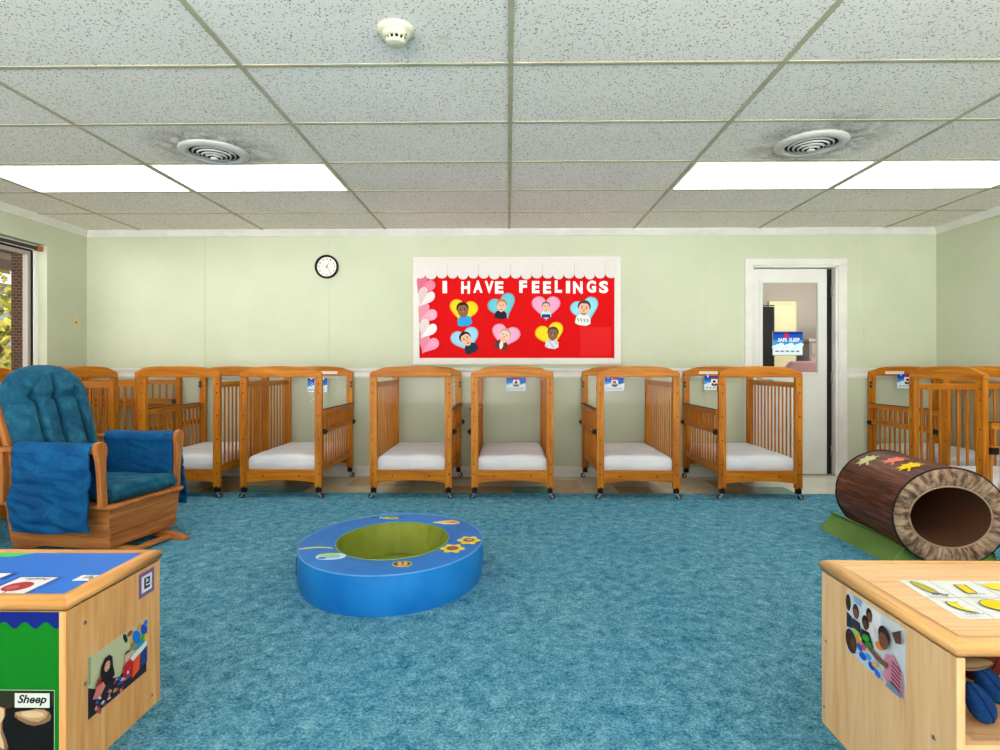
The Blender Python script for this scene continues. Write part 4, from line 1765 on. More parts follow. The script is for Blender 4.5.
fl.poly(ell(0, .0, .043, .027, 0, 22), flat(70, 60, 30, .5)); fl.poly(ell(-.012, .004, .012, .022, .3, 14), flat(206, 180, 60, .5)); fl.poly(ell(.016, .004, .010, .022, .3, 14), flat(206, 180, 60, .5)); fl.poly(ell(.004, -.022, .022, .012, 0, 14), flat(232, 112, 170, .5))
mb.build('bee_patch', ring)
for u, v in ((452.5, 549.8), (469, 541.5)):
    mb, fl = patch('flower', u, v)
    pts = [((.056 + .009 * cos(6 * a)) * cos(a), (.056 + .009 * cos(6 * a)) * sin(a)) for a in [2 * pi * i / 56 for i in range(56)]]
    fl.slab(pts, 0, .0035, YEL)
    fl.poly(ell(0, 0, .036, .034, 0, 20), flat(170, 150, 190, .5)); fl.poly(ell(0, 0, .031, .029, 0, 20), BRN)
    fl.poly(ell(.004, .004, .018, .012, .3, 14), flat(160, 100, 72, .5) if u < 460 else flat(206, 164, 150, .5))
    mb.build('flower_patch', ring)
mb, fl = patch('fish', 448.5, 523.5)
fl.slab([(-.095, -.004), (-.03, .030), (.02, .046), (.055, .022), (.070, -.006), (.04, -.034), (-.02, -.032), (-.05, -.014)], 0, .0035, flat(226, 212, 128, .5))
fl.poly(ell(.022, -.002, .040, .026, .0, 18), flat(222, 160, 92, .5)); fl.poly(ell(.03, .0, .018, .012, .0, 14), flat(196, 116, 62, .5))
mb.build('chick_patch', ring)
mb, fl = patch('dragonfly', 389, 519)
fl.slab(ell(.01, 0, .052, .020, 0, 20), 0, .0035, flat(212, 196, 60, .5))
fl.poly(ell(.02, 0, .020, .012, 0, 14), flat(150, 140, 50, .5)); fl.poly(ell(-.075, .004, .045, .008, .1, 14), flat(16, 54, 120, .5)); fl.poly(ell(-.052, 0, .012, .016, 0, 12), flat(196, 224, 240, .5)); fl.poly(ell(.085, .010, .03, .006, .1, 12), flat(16, 60, 140, .5))
mb.build('dragonfly_patch', ring)
mb = MB()
mb.xf = Matrix.Rotation(math.radians(195), 4, 'Z')
mb.box(RO - .004, RO + .012, -.02, .02, .05, .13, flat(30, 60, 96, .6))
mb.build('side_tab', ring)

# ------------------------------------------------------------------ log tunnel and its cradle
LXc, LY0, LY1 = 2.362, 3.08, 3.72
LA, LB, LZ = .286, .262, .283
log = thing('log_tunnel', 'brown printed log crawl tunnel resting in its green wedge cradle', 'play tunnel', (LXc, LY0, 0), math.radians(-5.4))
def oval(r, w):
    return Vector((LA * r * cos(w), 0, LZ + LB * r * sin(w)))
mb = MB()
def bark(a, b):
    w = 2 * pi * a
    k = 1 + .006 * mnoise.noise(Vector((cos(w) * 2, b * 3, sin(w) * 2))) - .012 * (2 * b - 1) ** 4 * 0
    p = oval(k, w)
    return (p.x, (LY1 - LY0) * b, p.z)
mb.grid(bark, 72, 16, MATS['bark'], cu=True)
mb.build('bark_cover', log)
def mouth(k, w, b=1.0):
    # b 0: outer edge of the end, 1: rim of the hole
    return Vector((LA * k * (1 - .285 * b) * cos(w), 0, LZ + LB * k * (1 - .375 * b) * sin(w)))
for y, sg in ((0, -1), (LY1 - LY0, 1)):
    mb = MB()
    def endr(a, b, y=y, sg=sg):
        w = 2 * pi * a
        p = mouth(1, w, b)
        f = .004 * sin(34 * w + 3 * mnoise.noise(Vector((cos(w) * 3, sin(w) * 3, 0)))) * sin(pi * b)
        return (p.x, y + sg * (.018 * sin(pi * min(1, b * 1.0)) ** .7 + f), p.z)
    mb.grid(endr, 216, 10, MATS['end_fabric'], cu=True)
    mb.build('gathered_end', log)
    mb = MB()
    mb.tube([(oval(1.004, 2 * pi * i / 72).x, y, oval(1.004, 2 * pi * i / 72).z) for i in range(72)], .005, flat(40, 30, 28, .4), 8, True)
    mb.tube([(mouth(1, 2 * pi * i / 72).x, y + sg * .004, mouth(1, 2 * pi * i / 72).z) for i in range(72)], .0045, flat(168, 140, 118, .5), 8, True)
    mb.build('end_piping', log)
mb = MB()
mb.grid(lambda a, b: (mouth(1, 2 * pi * a).x, (LY1 - LY0) * b, mouth(1, 2 * pi * a).z), 64, 12, flat(112, 74, 54, .5), cu=True)
mb.build('inner_lining', log)
# dark sheet inside the tunnel, standing in for shade at the far mouth
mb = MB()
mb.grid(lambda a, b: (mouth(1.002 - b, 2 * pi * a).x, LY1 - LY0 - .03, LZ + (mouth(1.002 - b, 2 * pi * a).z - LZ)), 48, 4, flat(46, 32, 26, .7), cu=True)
mb.build('far_mouth_shade', log)
# leaf patches
def leaf_shape(r, rot):
    spec_ = [(90, 1.0), (76, .62), (62, .66), (50, .92), (42, .62), (28, .62), (12, .98), (0, .62), (-14, .60), (-30, .78), (-46, .50), (-76, .36), (-84, .95), (-94, .95), (-104, .36), (-134, .50), (-150, .78), (-166, .60), (180, .62), (168, .98), (152, .62), (138, .62), (130, .92), (118, .66), (104, .62)]
    return [(r * k * cos(math.radians(d) + rot), r * k * sin(math.radians(d) + rot)) for d, k in spec_]
def leaf_patch(off, Y, col, rot, r=.082):
    w0 = math.acos(off / LA)
    bm = bmesh.new()
    vs = [bm.verts.new((a, b, 0)) for a, b in leaf_shape(r, rot)]
    bm.faces.new(vs)
    bmesh.ops.triangulate(bm, faces=bm.faces[:])
    bmesh.ops.subdivide_edges(bm, edges=bm.edges[:], cuts=3, use_grid_fill=True)
    Rm = (LA + LB) / 2
    for v in bm.verts:
        w = w0 - v.co.x / Rm
        p = oval(1.012, w)
        v.co = (p.x, Y - LY0 + v.co.y, p.z)
    me = bpy.data.meshes.new('leaf_patch')
    bm.to_mesh(me)
    bm.free()
    me.materials.append(flat(*col, .6))
    for pl in me.polygons:
        pl.use_smooth = True
    o = bpy.data.objects.new('leaf_patch', me)
    COL.objects.link(o)
    o.parent = log
    return o
tag(leaf_patch(-.160, 3.59, (200, 202, 142), -.5, .078), 'sage green leaf patch')
tag(leaf_patch(-.098, 3.41, (240, 130, 108), -.7, .078), 'coral leaf patch')
tag(leaf_patch(-.112, 3.235, (246, 208, 10), -.6, .078), 'yellow leaf patch')

for s in (-1, 1):
    mb = MB()
    mb.xf = Matrix.Rotation(math.radians(5.4), 4, 'Z') @ Matrix.Translation((.02, .06, .006))
    # wedge with its hollow following the log
    pts = [(s * .30, .0), (s * .205, .105)]
    for i in range(7):
        w = math.acos(.205 / LA) * (1 - i / 6) + pi / 2 * (i / 6)
        w0 = math.asin(max(-1, (.118 - LZ) / (LB + .004)))
        ww = w0 + (-pi / 2 - w0) * i / 6
        pts.append((s * (LA + .004) * cos(ww), max(.004, LZ - .006 + (LB + .004) * sin(ww))))
    pts.append((0, .0))
    mb.prism(pts if s > 0 else pts, 'y', 0, .70, MATS['mat_green'])
    mb.build('cradle_wedge', log, bevel=.006)
mb = MB()
for s in (-1, 1):
    mb = MB()
    mb.xf = Matrix.Rotation(math.radians(5.4), 4, 'Z') @ Matrix.Translation((.02, .06, .006))
    mb.tube([(s * .302, -.001, .003), (s * .207, -.001, .107), (s * .207, .701, .107), (s * .302, .701, .003)], .003, flat(120, 150, 86, .5), 6)
    mb.build('cradle_piping', log)

# ------------------------------------------------------------------ toy cabinets
def rim_frame(mb, x0, x1, y0, y1, z0, z1, w, wf_=rimwood):
    """rounded wooden edging around a recessed top"""
    r = (z1 - z0) / 2
    n = 8
    prof = [(w, z0), (r * .6, z0)]
    for i in range(n + 1):
        prof.append((r - r * sin(pi * i / n), (z0 + z1) / 2 - r * cos(pi * i / n)))
    prof += [(w, z1)]
    # four mitred bars: each cross-section point moves with its inset d
    loops = []
    for d, z in prof:
        loops.append([(x0 + d, y0 + d, z), (x1 - d, y0 + d, z), (x1 - d, y1 - d, z), (x0 + d, y1 - d, z)])
    k = len(loops)
    for side in range(4):
        vs, fs = [], []
        for L in loops:
            vs.append(L[side]); vs.append(L[(side + 1) % 4])
        for i in range(k):
            j = (i + 1) % k
            fs.append((2 * i, 2 * i + 1, 2 * j + 1, 2 * j))
        mb.add(vs, fs, wf_('x' if side % 2 == 0 else 'y'), True)


def bolt(mb, x, y, z, sx):
    mb.cyl((x, y, z), (x + sx * .002, y, z), .0055, .005, CHROME, 12)
    mb.cyl((x + sx * .002, y, z), (x + sx * .0022, y, z), .0025, .0025, BLACK, 8)


# --- left cabinet
LH = .494
x0, x1, y0, y1 = -2.15, -1.125, 1.437, 1.842
lc = thing('toy_cabinet', 'low birch cabinet at left with blue papered top and sheep picture', 'cabinet', (0, 0, 0))
mb = MB()
rim_frame(mb, x0, x1, y0, y1, LH - .036, LH, .034)
mb.build('top_rim', lc)
bi = .006
mb = MB()
mb.box(x0 + .03, x1 - .03, y0 + .03, y1 - .03, LH - .030, LH - .006, maple('x'))
mb.build('top_panel', lc)
mb = MB()
mb.box(x1 - bi - .018, x1 - bi, y0 + bi, y1 - bi, .0, LH - .036, maple('z'))
for y, z in ((1.507, .402), (1.508, .238), (1.795, .042), (1.795, .40)):
    bolt(mb, x1 - bi, y, z, 1)
mb.build('side_panel', lc, bevel=.002)
mb = MB()
mb.box(x0 + bi, x0 + bi + .018, y0 + bi, y1 - bi, .0, LH - .036, maple('z'))
mb.build('side_panel', lc, bevel=.002)
mb = MB()
mb.box(x0 + bi + .018, x1 - bi - .018, y0 + bi + .003, y0 + bi + .02, .01, LH - .036, maple('x'))
mb.box(x0 + bi + .018, x1 - bi - .018, y1 - bi - .02, y1 - bi - .003, .01, LH - .036, maple('x'))
mb.build('front_panel', lc)
mb = MB()
mb.box(x0 + bi + .018, x1 - bi - .018, y0 + bi + .02, y1 - bi - .02, .04, .058, maple('x'))
mb.build('bottom_shelf', lc)
# papers on the front
fy = y0 + bi + .0025
mb = MB()
fl = Flat2(mb, (0, fy, 0), (1, 0, 0), (0, 0, 1))
px1 = x1 - bi - .0185
fl.slab(rect(x0 + .04, .02, px1, LH - .037), 0, .0006, flat(8, 114, 24, .6))
mb.build('green_paper', lc)
mb = MB()
fl = Flat2(mb, (0, fy - .0008, 0), (1, 0, 0), (0, 0, 1))
zt_ = LH - .0372
pts = [(px1, zt_), (x0 + .04, zt_)]
nw = 120
for i in range(nw + 1):
    x = x0 + .04 + (px1 - x0 - .04) * i / nw
    ph = (px1 - x) / .054
    pts.append((x, zt_ - .034 - .009 * cos(2 * pi * (ph - .15))))
fl.slab(pts, 0, .0006, flat(12, 30, 116, .6))
mb.build('scalloped_border', lc)
# sheep picture
mb = MB()
sx1_ = at(54.5, 0, fy).x
sz1 = at(0, 690, fy).z
sw, shh = .25, .20
fl = Flat2(mb, (sx1_ - sw, fy - .0008, sz1 - shh), (1, 0, 0), (0, 0, 1), sw, shh)
fl.slab(rect(-.008, -.01, 1.006, 1.008), 0, .0006, flat(150, 186, 150, .4))
fl.poly(rect(0, 0, 1, 1), flat(22, 20, 20, .4))
fl.poly(rect(0, .80, 1, 1), flat(44, 46, 30, .4))
WOOL, WOOL2, WOOL3 = flat(176, 142, 104, .5), flat(206, 176, 136, .5), flat(128, 98, 70, .5)
fl.poly([(.60, .72), (.66, .74), (.74, .75), (.82, .77), (.90, .76), (.95, .73), (.975, .68), (.96, .62), (.90, .58), (.80, .55), (.72, .57), (.64, .62), (.59, .67)], WOOL3)
fl.poly([(.60, .72), (.66, .735), (.74, .745), (.82, .765), (.90, .755), (.94, .72), (.92, .66), (.84, .60), (.76, .61), (.68, .65), (.62, .68)], WOOL)
fl.poly(ell(.78, .70, .12, .045, -.05, 18), WOOL2)
fl.poly([(.36, .72), (.44, .80), (.50, .78), (.50, .68), (.47, .60), (.47, .50), (.50, .40), (.53, .28), (.50, .20), (.44, .24), (.38, .34), (.36, .50), (.38, .62)], WOOL3)
fl.poly([(.39, .74), (.45, .79), (.49, .76), (.485, .66), (.45, .58), (.45, .46), (.48, .34), (.49, .25), (.45, .27), (.40, .36), (.385, .50), (.40, .63)], WOOL2)
fl.poly(ell(.41, .62, .012, .014, 0, 10), DK)
fl.poly(ell(.54, .80, .045, .022, .4, 14), flat(60, 44, 40, .5))
fl.poly([(.25, .84), (.38, .86), (.40, .80), (.28, .79)], flat(150, 40, 36, .5))
fl.poly([(.50, .18), (.53, .10), (.55, .02), (.535, .02), (.515, .10), (.49, .18)], flat(190, 180, 170, .5))
for k in range(14):
    fl.poly(ell(.40 + .045 * k, .06 + .05 * ((k * 5) % 4) / 4, .010, .008, k, 8), flat(76, 76, 60, .5))
fl.poly(rect(.615, .80, .975, .985), flat(208, 212, 202, .4))
vs, fs = fit_text('Sheep', .645, .825, .945, .965, .028, .3)
fl.mesh2(vs, fs, flat(18, 20, 24, .5))
mb.build('sheep_picture', lc, weld=False)
# right side photo and small square
def photo_left(mb, fl):
    fl.slab(rect(0, 0, 1, 1), 0, .0006, flat(188, 190, 152, .4))
    fl.poly([(0, 0), (1, 0), (1, .40), (.78, .32), (.62, .36), (.5, .30), (.3, .42), (.12, .40), (0, .52)], flat(44, 40, 52, .4))
    fl.poly(rect(0, .55, .04, 1), flat(150, 152, 120, .4))
    # balloons and toys hanging top right
    for (cx, cy, rx, ry, c) in ((.60, .90, .03, .10, (30, 44, 40)), (.68, .93, .05, .05, (170, 70, 40)), (.70, .80, .03, .06, (196, 196, 70)), (.86, .93, .05, .06, (220, 150, 50)), (.80, .78, .07, .14, (36, 110, 214)), (.94, .82, .06, .12, (30, 80, 190)), (.90, .70, .06, .06, (70, 150, 60)), (.74, .66, .04, .10, (226, 96, 50)), (.97, .93, .04, .06, (60, 130, 200)), (.86, .60, .08, .06, (40, 140, 170)), (.98, .66, .03, .08, (230, 190, 60))):
        fl.poly(ell(cx, cy, rx, ry, .3, 14), flat(*c, .4))
    fl.poly([(.68, .50), (.99, .60), (.99, .50), (.70, .38)], flat(222, 226, 232, .4))
    fl.poly([(.72, .40), (.86, .46), (.84, .16), (.70, .10)], flat(230, 84, 34, .4))
    fl.poly([(.86, .44), (.99, .50), (.99, .20), (.86, .18)], flat(40, 62, 130, .4))
    # woman with dark scarf
    fl.poly([(.14, .40), (.18, .72), (.24, .82), (.31, .83), (.36, .76), (.37, .60), (.40, .42), (.30, .34)], flat(36, 24, 28, .4))
    fl.poly(ell(.275, .66, .045, .085, -.1, 16), flat(214, 164, 132, .4))
    fl.poly(ell(.275, .60, .018, .012, 0, 10), flat(160, 80, 76, .4))
    fl.poly(ell(.26, .685, .008, .009, 0, 8), DK); fl.poly(ell(.295, .685, .008, .009, 0, 8), DK)
    fl.poly([(.04, .30), (.10, .44), (.20, .46), (.24, .36), (.14, .22)], flat(210, 120, 110, .4))
    fl.poly([(.08, .46), (.12, .56), (.18, .58), (.16, .46)], flat(150, 50, 50, .4))
    # child in red
    fl.poly([(.52, .20), (.54, .44), (.64, .50), (.72, .40), (.70, .16)], flat(190, 36, 40, .4))
    fl.poly(ell(.60, .56, .045, .075, 0, 16), flat(222, 170, 138, .4))
    fl.poly(ell(.61, .63, .05, .04, 0, 14, 0, pi), flat(70, 44, 34, .4))
    fl.poly(ell(.72, .66, .04, .06, .2, 12), flat(90, 150, 110, .4))
    rn = random.Random(11)
    for k in range(34):
        cx = rn.uniform(.05, .62)
        cy = rn.uniform(.04, .34)
        c = rn.choice([(210, 206, 214), (160, 70, 96), (66, 70, 150), (196, 150, 70), (220, 220, 230), (110, 60, 110), (60, 90, 160), (226, 130, 90)])
        fl.poly(ell(cx, cy, rn.uniform(.015, .035), rn.uniform(.015, .04), rn.uniform(0, 3), 8), flat(*c, .4))
mb = MB()
fl = Flat2(mb, (x1 - bi + .0006, 1.5175, .135), (0, 1, 0), (0, 0, 1), .248, .166)
photo_left(mb, fl)
mb.build('classroom_photo', lc, weld=False)
mb = MB()
fl = Flat2(mb, (x1 - bi + .0006, 1.730, .373), (0, 1, 0), (0, 0, 1), .075, .075)
fl.slab(rect(0, 0, 1, 1), 0, .0006, flat(124, 92, 140, .4))
fl.poly(rect(.16, .16, .84, .84), flat(224, 226, 230, .4))
for a in (rect(.32, .28, .44, .74), rect(.40, .28, .70, .38), rect(.46, .44, .68, .54), rect(.58, .54, .68, .74), rect(.44, .66, .58, .74)):
    fl.poly(a, flat(40, 36, 44, .4))
mb.build('square_sign', lc, weld=False)
# blue papered top with fruit cards
tz = LH - .006
mb = MB()
mb.box(x0 + .032, x1 - .034, y0 + .034, y1 - .034, tz, tz + .001, flat(40, 112, 210, .4))
fl = Flat2(mb, (0, 0, tz + .001), (1, 0, 0), (0, 1, 0))
q = at_z(8, 562, tz)
fl.poly([(x0 + .04, y1 - .036), (q.x + .02, y1 - .036), (q.x - .03, y1 - .075), (x0 + .04, y1 - .075)], flat(70, 200, 96, .4))
mb.build('blue_paper', lc)
def tcard(u0, v0, u1, v1, z):
    a, b = at_z(u0, v0, z), at_z(u1, v1, z)
    return min(a.x, b.x), min(a.y, b.y), max(a.x, b.x), max(a.y, b.y)
mb = MB()
fl = Flat2(mb, (0, 0, tz + .001), (1, 0, 0), (0, 1, 0))
fl.h = .0003
# Apple card, read from the far side
p_far_r, p_near_r = at_z(55, 578, tz), at_z(26, 594.5, tz)
xr_, yn_, yf_ = (p_far_r.x + p_near_r.x) / 2, p_near_r.y, p_far_r.y
xl_ = xr_ - .105
dk = flat(40, 92, 176, .4)
fl.poly(rect(xl_ - .012, yn_ - .012, xr_ + .016, yf_ + .008), dk)
fl.poly(rect(xl_, yn_, xr_, yf_), flat(232, 226, 226, .4))
fl.poly(ell((xl_ + xr_) / 2 - .004, yn_ + (yf_ - yn_) * .42, .036, .034, 0, 20), flat(168, 44, 48, .4))
fl.poly(ell((xl_ + xr_) / 2 - .012, yn_ + (yf_ - yn_) * .36, .016, .014, 0, 16), flat(206, 92, 92, .4))
fl.poly(rect((xl_ + xr_) / 2 - .006, yn_ - .008 + .0, (xl_ + xr_) / 2 + .0, yn_ + .02), flat(206, 132, 140, .4))
vs, fs = fit_text('Apple', xl_ + .025, yf_ - .022, xr_ - .012, yf_ - .006, .01, flip=True)
fl.mesh2(vs, fs, flat(40, 36, 44, .4))
# Pears card by the right rim
a, b = at_z(72, 581.5, tz), at_z(105, 576.5, tz)
ya, yb = a.y - .002, b.y + .002
fl.poly(rect(a.x, ya, x1 - .035, yb), flat(232, 230, 232, .4))
vs, fs = fit_text('Pears', a.x + .016, ya + .007, x1 - .042, yb - .005, .01, flip=True)
fl.mesh2(vs, fs, flat(40, 36, 44, .4))
# third card at the photo edge
a = at_z(8, 576, tz)
fl.poly(rect(a.x - .15, a.y - .025, a.x + .012, a.y + .022), dk)
fl.poly(rect(a.x - .14, a.y - .035, a.x - .0, a.y + .012), flat(232, 230, 232, .4))
mb.build('fruit_cards', lc, weld=False)

# --- right cabinet
RHt = .500
x0, x1, y0, y1 = .950, 2.0, 1.222, 1.756
rc = thing('shelf_cabinet', 'low birch shelf cabinet at right with a photo on its side', 'cabinet', (0, 0, 0))
mb = MB()
rim_frame(mb, x0, x1, y0, y1, RHt - .036, RHt, .034, palerim)
mb.build('top_rim', rc)
mb = MB()
mb.box(x0 + .03, x1 - .03, y0 + .03, y1 - .03, RHt - .030, RHt - .005, pale('x'))
mb.build('top_panel', rc)
mb = MB()
mb.box(x0 + bi, x0 + bi + .018, y0 + bi, y1 - bi, .0, RHt - .036, pale('z'))
for y, z in ((1.726, .262), (1.735, .060), (1.292, .254), (1.292, .06)):
    bolt(mb, x0 + bi, y, z, -1)
mb.build('side_panel', rc, bevel=.002)
mb = MB()
mb.box(x1 - bi - .018, x1 - bi, y0 + bi, y1 - bi, .0, RHt - .036, pale('z'))
mb.build('side_panel', rc, bevel=.002)
mb = MB()
mb.box(x0 + bi + .018, x1 - bi - .018, y1 - bi - .014, y1 - bi - .002, .01, RHt - .036, pale('x'))
mb.build('back_panel', rc)
for z in (.258, .04):
    mb = MB()
    mb.box(x0 + bi + .018, x1 - bi - .018, y0 + bi + .004, y1 - bi - .014, z, z + .018, pale('x'))
    mb.build('shelf', rc, bevel=.002)
mb = MB()
mb.box(1.47, 1.488, y0 + bi + .004, y1 - bi - .014, .276, RHt - .036, pale('z'))
mb.build('divider', rc, bevel=.002)
def photo_right(fl):
    fl.slab(rect(0, 0, 1, 1), 0, .0006, flat(206, 212, 222, .4))
    fl.poly([(.12, 1), (.30, 1), (.27, .88), (.14, .90)], flat(130, 168, 214, .4))
    fl.poly(rect(.45, .72, .62, .98), flat(226, 226, 232, .4))
    SKD, SKD2 = flat(124, 78, 58, .4), flat(92, 58, 46, .4)
    # child far left
    fl.poly(ell(.03, .82, .05, .14, 0, 16), flat(56, 38, 34, .4))
    fl.poly([(0, .40), (0, .66), (.10, .62), (.12, .44)], flat(36, 52, 72, .4))
    fl.poly(ell(.18, .76, .06, .12, 0, 16), flat(66, 46, 40, .4))
    fl.poly(ell(.18, .72, .045, .08, 0, 14), SKD)
    fl.poly([(.10, .46), (.12, .62), (.26, .62), (.28, .46)], flat(60, 54, 60, .4))
    # middle children
    fl.poly(ell(.43, .86, .055, .10, 0, 16), flat(44, 30, 28, .4)); fl.poly(ell(.44, .82, .042, .075, 0, 14), SKD)
    fl.poly([(.40, .52), (.42, .74), (.52, .74), (.55, .54)], flat(222, 214, 212, .4))
    fl.poly(ell(.37, .70, .065, .11, 0, 16), flat(36, 26, 26, .4)); fl.poly(ell(.37, .655, .048, .075, 0, 14), SKD2)
    fl.poly([(.26, .36), (.30, .56), (.44, .58), (.50, .40), (.46, .30)], flat(34, 36, 42, .4))
    # head in the lower left corner
    fl.poly(ell(.10, .22, .105, .19, .1, 20), flat(58, 38, 34, .4)); fl.poly(ell(.15, .18, .05, .11, .1, 14), SKD2)
    # toys on the table
    fl.poly([(.20, .16), (.50, .30), (.70, .06), (.62, 0), (.24, 0)], flat(190, 206, 226, .4))
    for (cx, cy, rx, ry, c) in ((.38, .46, .07, .05, (60, 160, 60)), (.44, .38, .08, .05, (40, 130, 50)), (.62, .50, .07, .06, (236, 130, 40)), (.24, .34, .04, .05, (230, 130, 50)), (.28, .24, .05, .06, (40, 90, 190)), (.34, .14, .07, .06, (36, 80, 190)), (.44, .20, .06, .05, (70, 150, 220)), (.50, .10, .06, .06, (30, 70, 180)), (.36, .30, .04, .04, (214, 60, 70)), (.55, .16, .05, .04, (236, 180, 50)), (.60, .06, .05, .06, (50, 110, 210)), (.22, .44, .05, .05, (150, 190, 70)), (.30, .40, .03, .04, (226, 200, 70))):
        fl.poly(ell(cx, cy, rx, ry, .5, 12), flat(*c, .4))
    # child in the striped shirt
    fl.poly([(.70, .10), (.74, .46), (.86, .52), (.98, .36), (1, .12), (1, 0), (.82, 0)], flat(206, 130, 156, .4))
    for k in range(7):
        fl.poly([(.84 + .0 * k, .44 - .06 * k), (.98, .38 - .058 * k), (.98, .355 - .058 * k), (.84, .415 - .06 * k)], flat(76, 34, 60, .4))
    fl.poly([(.46, .40), (.70, .34), (.80, .36), (.78, .26), (.66, .26), (.46, .33)], SKD)
    fl.poly(ell(.73, .72, .095, .15, 0, 20), flat(50, 34, 32, .4)); fl.poly(ell(.72, .64, .08, .12, 0, 18), SKD)
    fl.poly(ell(.685, .66, .010, .010, 0, 8), DK); fl.poly(ell(.68, .585, .014, .008, 0, 8), flat(80, 40, 40, .4))
    fl.poly([(.86, .86), (1, .98), (1, .78), (.92, .74)], flat(96, 60, 50, .4))
    fl.poly([(.76, 0), (.80, .12), (1, .06), (1, 0)], flat(120, 140, 170, .4))
mb = MB()
fl = Flat2(mb, (x0 + bi - .0006, 1.619, .288), (0, -1, 0), (0, 0, 1), .236, .167)
photo_right(fl)
mb.build('children_photo', rc, weld=False)
# yellow things chart on top
tz = RHt - .005
mb = MB()
rot = math.radians(4)
c0 = Vector((1.060, 1.350, tz + .0006))
fl = Flat2(mb, c0, (cos(rot * .6), sin(-rot * .2), 0), (sin(rot), cos(rot), 0))
PWp, PHp = .345, .240
fl.slab(rect(0, 0, PWp, PHp), 0, .0006, flat(226, 226, 224, .4))
LN = flat(150, 150, 156, .5)
for x in (.080, .195, .31):
    fl.poly(rect(x - .0010, 0, x + .0010, PHp), LN)
fl.poly(rect(0, .120, PWp, .1222), LN)
YL, YG, YO = flat(232, 210, 40, .5), flat(176, 168, 62, .5), flat(240, 200, 20, .5)
OUT = flat(96, 96, 40, .5)
fl.poly(ell(.036, .186, .017, .048, .12, 18), OUT); fl.poly(ell(.036, .186, .0145, .045, .12, 18), YG)
fl.poly([(.03, .14), (.045, .142), (.060, .128), (.064, .138), (.05, .150), (.03, .152)], flat(92, 104, 110, .5))
fl.poly([(.118, .148), (.150, .148), (.158, .208), (.126, .208)], OUT); fl.poly([(.123, .150), (.146, .150), (.153, .206), (.130, .206)], YO)
fl.poly(ell(.238, .190, .034, .028, -.25, 18), YL); fl.poly([(.265, .178), (.285, .192), (.283, .160)], YL); fl.poly([(.215, .20), (.200, .215), (.205, .192)], YL)
ban = [(.022, .088), (.020, .066), (.028, .046), (.044, .030), (.060, .024), (.062, .028), (.050, .042), (.044, .058), (.046, .074), (.056, .088), (.040, .086), (.030, .092)]
fl.poly([(a * 1.0, b) for a, b in ban], OUT); fl.poly([(.041 + (a - .041) * .86, .06 + (b - .06) * .88) for a, b in ban], flat(222, 212, 62, .5))
fl.poly(ell(.140, .070, .040, .034, -.1, 22), OUT); fl.poly(ell(.140, .070, .0375, .0315, -.1, 22), YO)
fl.poly(ell(.255, .066, .036, .030, .2, 20), YL)
for (tx, n) in ((.020, 5), (.110, 5), (.215, 5)):
    for r_ in (.124, .006):
        for k in range(n):
            fl.poly(rect(tx + .009 * k, r_ + .003, tx + .0065 + .009 * k, r_ + .008), flat(140, 140, 150, .5))
mb.build('picture_chart', rc, weld=False)

# toys in the open shelf, in a shallow clear bin
bn = thing('toy_bin', 'shallow clear plastic bin on the shelf of the right cabinet', 'bin', (1.16, 1.36, .2762))
mb = MB()
BIN = glass_mat('bin_plastic', (.97, .97, .98))
x0b, x1b, y0b, y1b, hb = -.155, .20, -.115, .16, .03
mb.box(x0b, x1b, y0b, y1b, 0, .003, BIN)
mb.build('bin_floor', bn)
mb = MB()
mb.box(x0b, x1b, y0b, y0b + .0025, .003, .009, BIN); mb.box(x0b, x1b, y1b - .0025, y1b, .003, hb, BIN)
mb.box(x0b, x0b + .0025, y0b + .0025, y1b - .0025, .003, hb, BIN); mb.box(x1b - .0025, x1b, y0b + .0025, y1b - .0025, .003, hb, BIN)
mb.build('bin_wall', bn)
def plush(name, label, c, r, rot, m, sole):
    t = thing(name, label, 'soft toy', c, 0)
    R_ = Matrix.Rotation(rot[2], 3, 'Z') @ Matrix.Rotation(rot[1], 3, 'Y') @ Matrix.Rotation(rot[0], 3, 'X')
    def fn(p):
        k = 1 - .22 * (p.z / r[2])
        return Vector((p.x * k, p.y * k, p.z)) * (1 + .02 * mnoise.noise(p * 60))
    mb = MB()
    mb.ellipsoid((0, 0, 0), r, m, 28, 20, R_, fn)
    mb.build('body', t)
    mb = MB()
    pts = []
    for i in range(25):
        a = 2 * pi * i / 24
        p = Vector((r[0] * 1.0 * cos(a) * .0, r[1] * cos(a), r[2] * sin(a)))
        pts.append(R_ @ fn(p))
    mb.tube(pts[:-1], .0018, sole, 6, True)
    mb.build('seam', t)
    return t
plush('soft_toy', 'long blue plush toy at the front left of the open shelf', (1.062, 1.300, .330), (.027, .023, .056), (.15, -.55, 0), MATS['plush'], flat(8, 30, 66, .8))
plush('soft_toy', 'second blue plush toy lying behind the first on the open shelf', (1.138, 1.365, .337), (.028, .026, .060), (.1, -.7, .1), MATS['plush'], flat(8, 30, 66, .8))
plush('soft_toy', 'beige knitted soft toy on top of the blue plush toys', (1.085, 1.345, .393), (.013, .018, .044), (0, 1.50, 0), flat(136, 112, 80, .9), flat(100, 78, 54, .8))
plush('soft_toy', 'rust red soft toy at the back of the open shelf', (1.20, 1.47, .355), (.05, .05, .068), (0, .5, 0), flat(92, 36, 20, .9), flat(60, 22, 14, .8))

# ------------------------------------------------------------------ light
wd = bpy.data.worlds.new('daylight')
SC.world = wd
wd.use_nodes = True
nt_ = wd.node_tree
bg = nt_.nodes['Background']
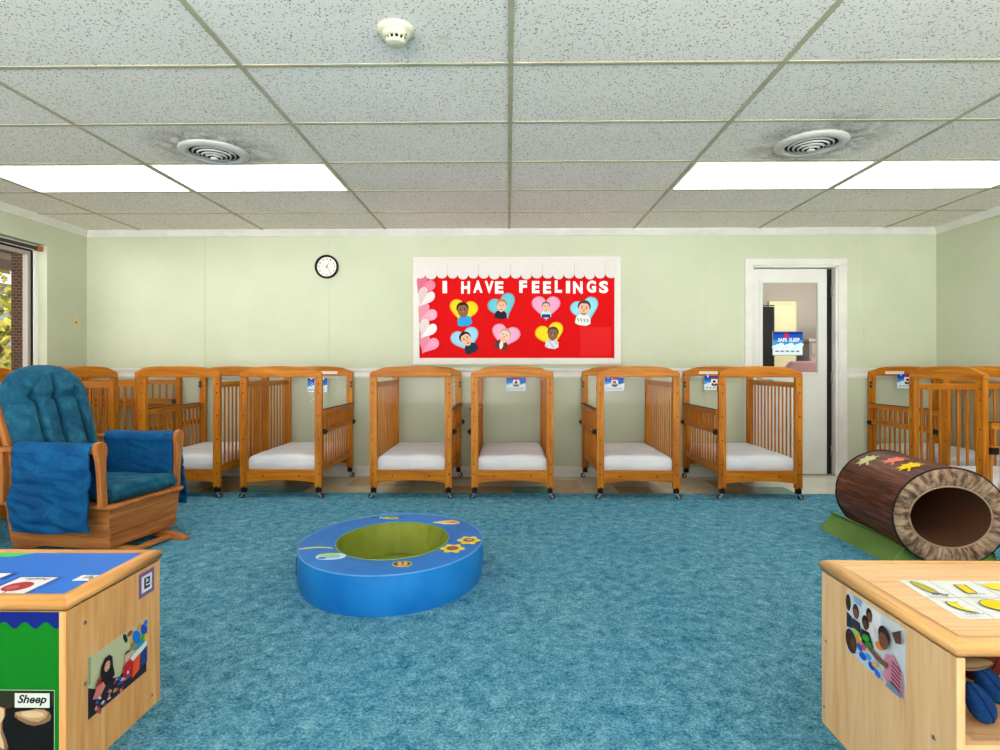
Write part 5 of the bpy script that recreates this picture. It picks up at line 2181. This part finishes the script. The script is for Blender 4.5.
# hazy sky, strengthened behind the viewer and below the horizon as added ceiling fill
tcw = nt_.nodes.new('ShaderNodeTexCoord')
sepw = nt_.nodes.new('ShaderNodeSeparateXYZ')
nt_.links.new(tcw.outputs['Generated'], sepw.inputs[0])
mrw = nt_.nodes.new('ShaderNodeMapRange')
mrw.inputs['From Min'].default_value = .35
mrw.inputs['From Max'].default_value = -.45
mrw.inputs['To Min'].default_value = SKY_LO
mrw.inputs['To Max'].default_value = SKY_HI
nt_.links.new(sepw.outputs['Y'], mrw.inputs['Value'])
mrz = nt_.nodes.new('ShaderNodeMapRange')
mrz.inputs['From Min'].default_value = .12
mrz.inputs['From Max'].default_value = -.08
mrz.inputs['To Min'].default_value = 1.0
mrz.inputs['To Max'].default_value = LOW_FILL
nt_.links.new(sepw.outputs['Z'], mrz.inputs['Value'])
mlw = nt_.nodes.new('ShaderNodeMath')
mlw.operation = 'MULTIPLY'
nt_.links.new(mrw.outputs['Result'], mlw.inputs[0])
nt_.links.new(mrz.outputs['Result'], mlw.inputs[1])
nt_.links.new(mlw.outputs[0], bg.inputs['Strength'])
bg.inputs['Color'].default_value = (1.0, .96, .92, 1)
sun = bpy.data.lights.new('sun', 'SUN')
sun.energy = 2.5
sun.angle = .02
so = bpy.data.objects.new('sun', sun)
so.rotation_euler = (math.radians(38), 0, math.radians(200))
COL.objects.link(so)
pl = bpy.data.lights.new('hall_fill', 'AREA')  # area light without a fixture, added to brighten the room behind the door
pl.shape = 'RECTANGLE'
pl.size, pl.size_y = 1.2, .4
pl.energy = 40
po = bpy.data.objects.new('hall_fill', pl)
pl.energy = 34
po.location = (3.5, 7.2, 2.42)
COL.objects.link(po)

# ------------------------------------------------------------------ camera
cam = bpy.data.cameras.new('camera')
cam.sensor_width = 36
cam.lens = F / 1000 * 36
cam.shift_y = -8 / 1000
cam.clip_start = .05
co = bpy.data.objects.new('camera', cam)
co.location = (0, 0, H)
co.rotation_euler = (pi / 2, 0, YAW)
COL.objects.link(co)
SC.camera = co
SC.view_settings.view_transform = 'Standard'
SC.view_settings.look = 'None'
SC.view_settings.gamma = 1
SC.view_settings.use_curve_mapping = False
SC.view_settings.exposure = -0.15
SC.cycles.max_bounces = 10
SC.cycles.diffuse_bounces = 6
SC.cycles.transparent_max_bounces = 24
SC.cycles.sample_clamp_indirect = 6
SC.cycles.use_denoising = True
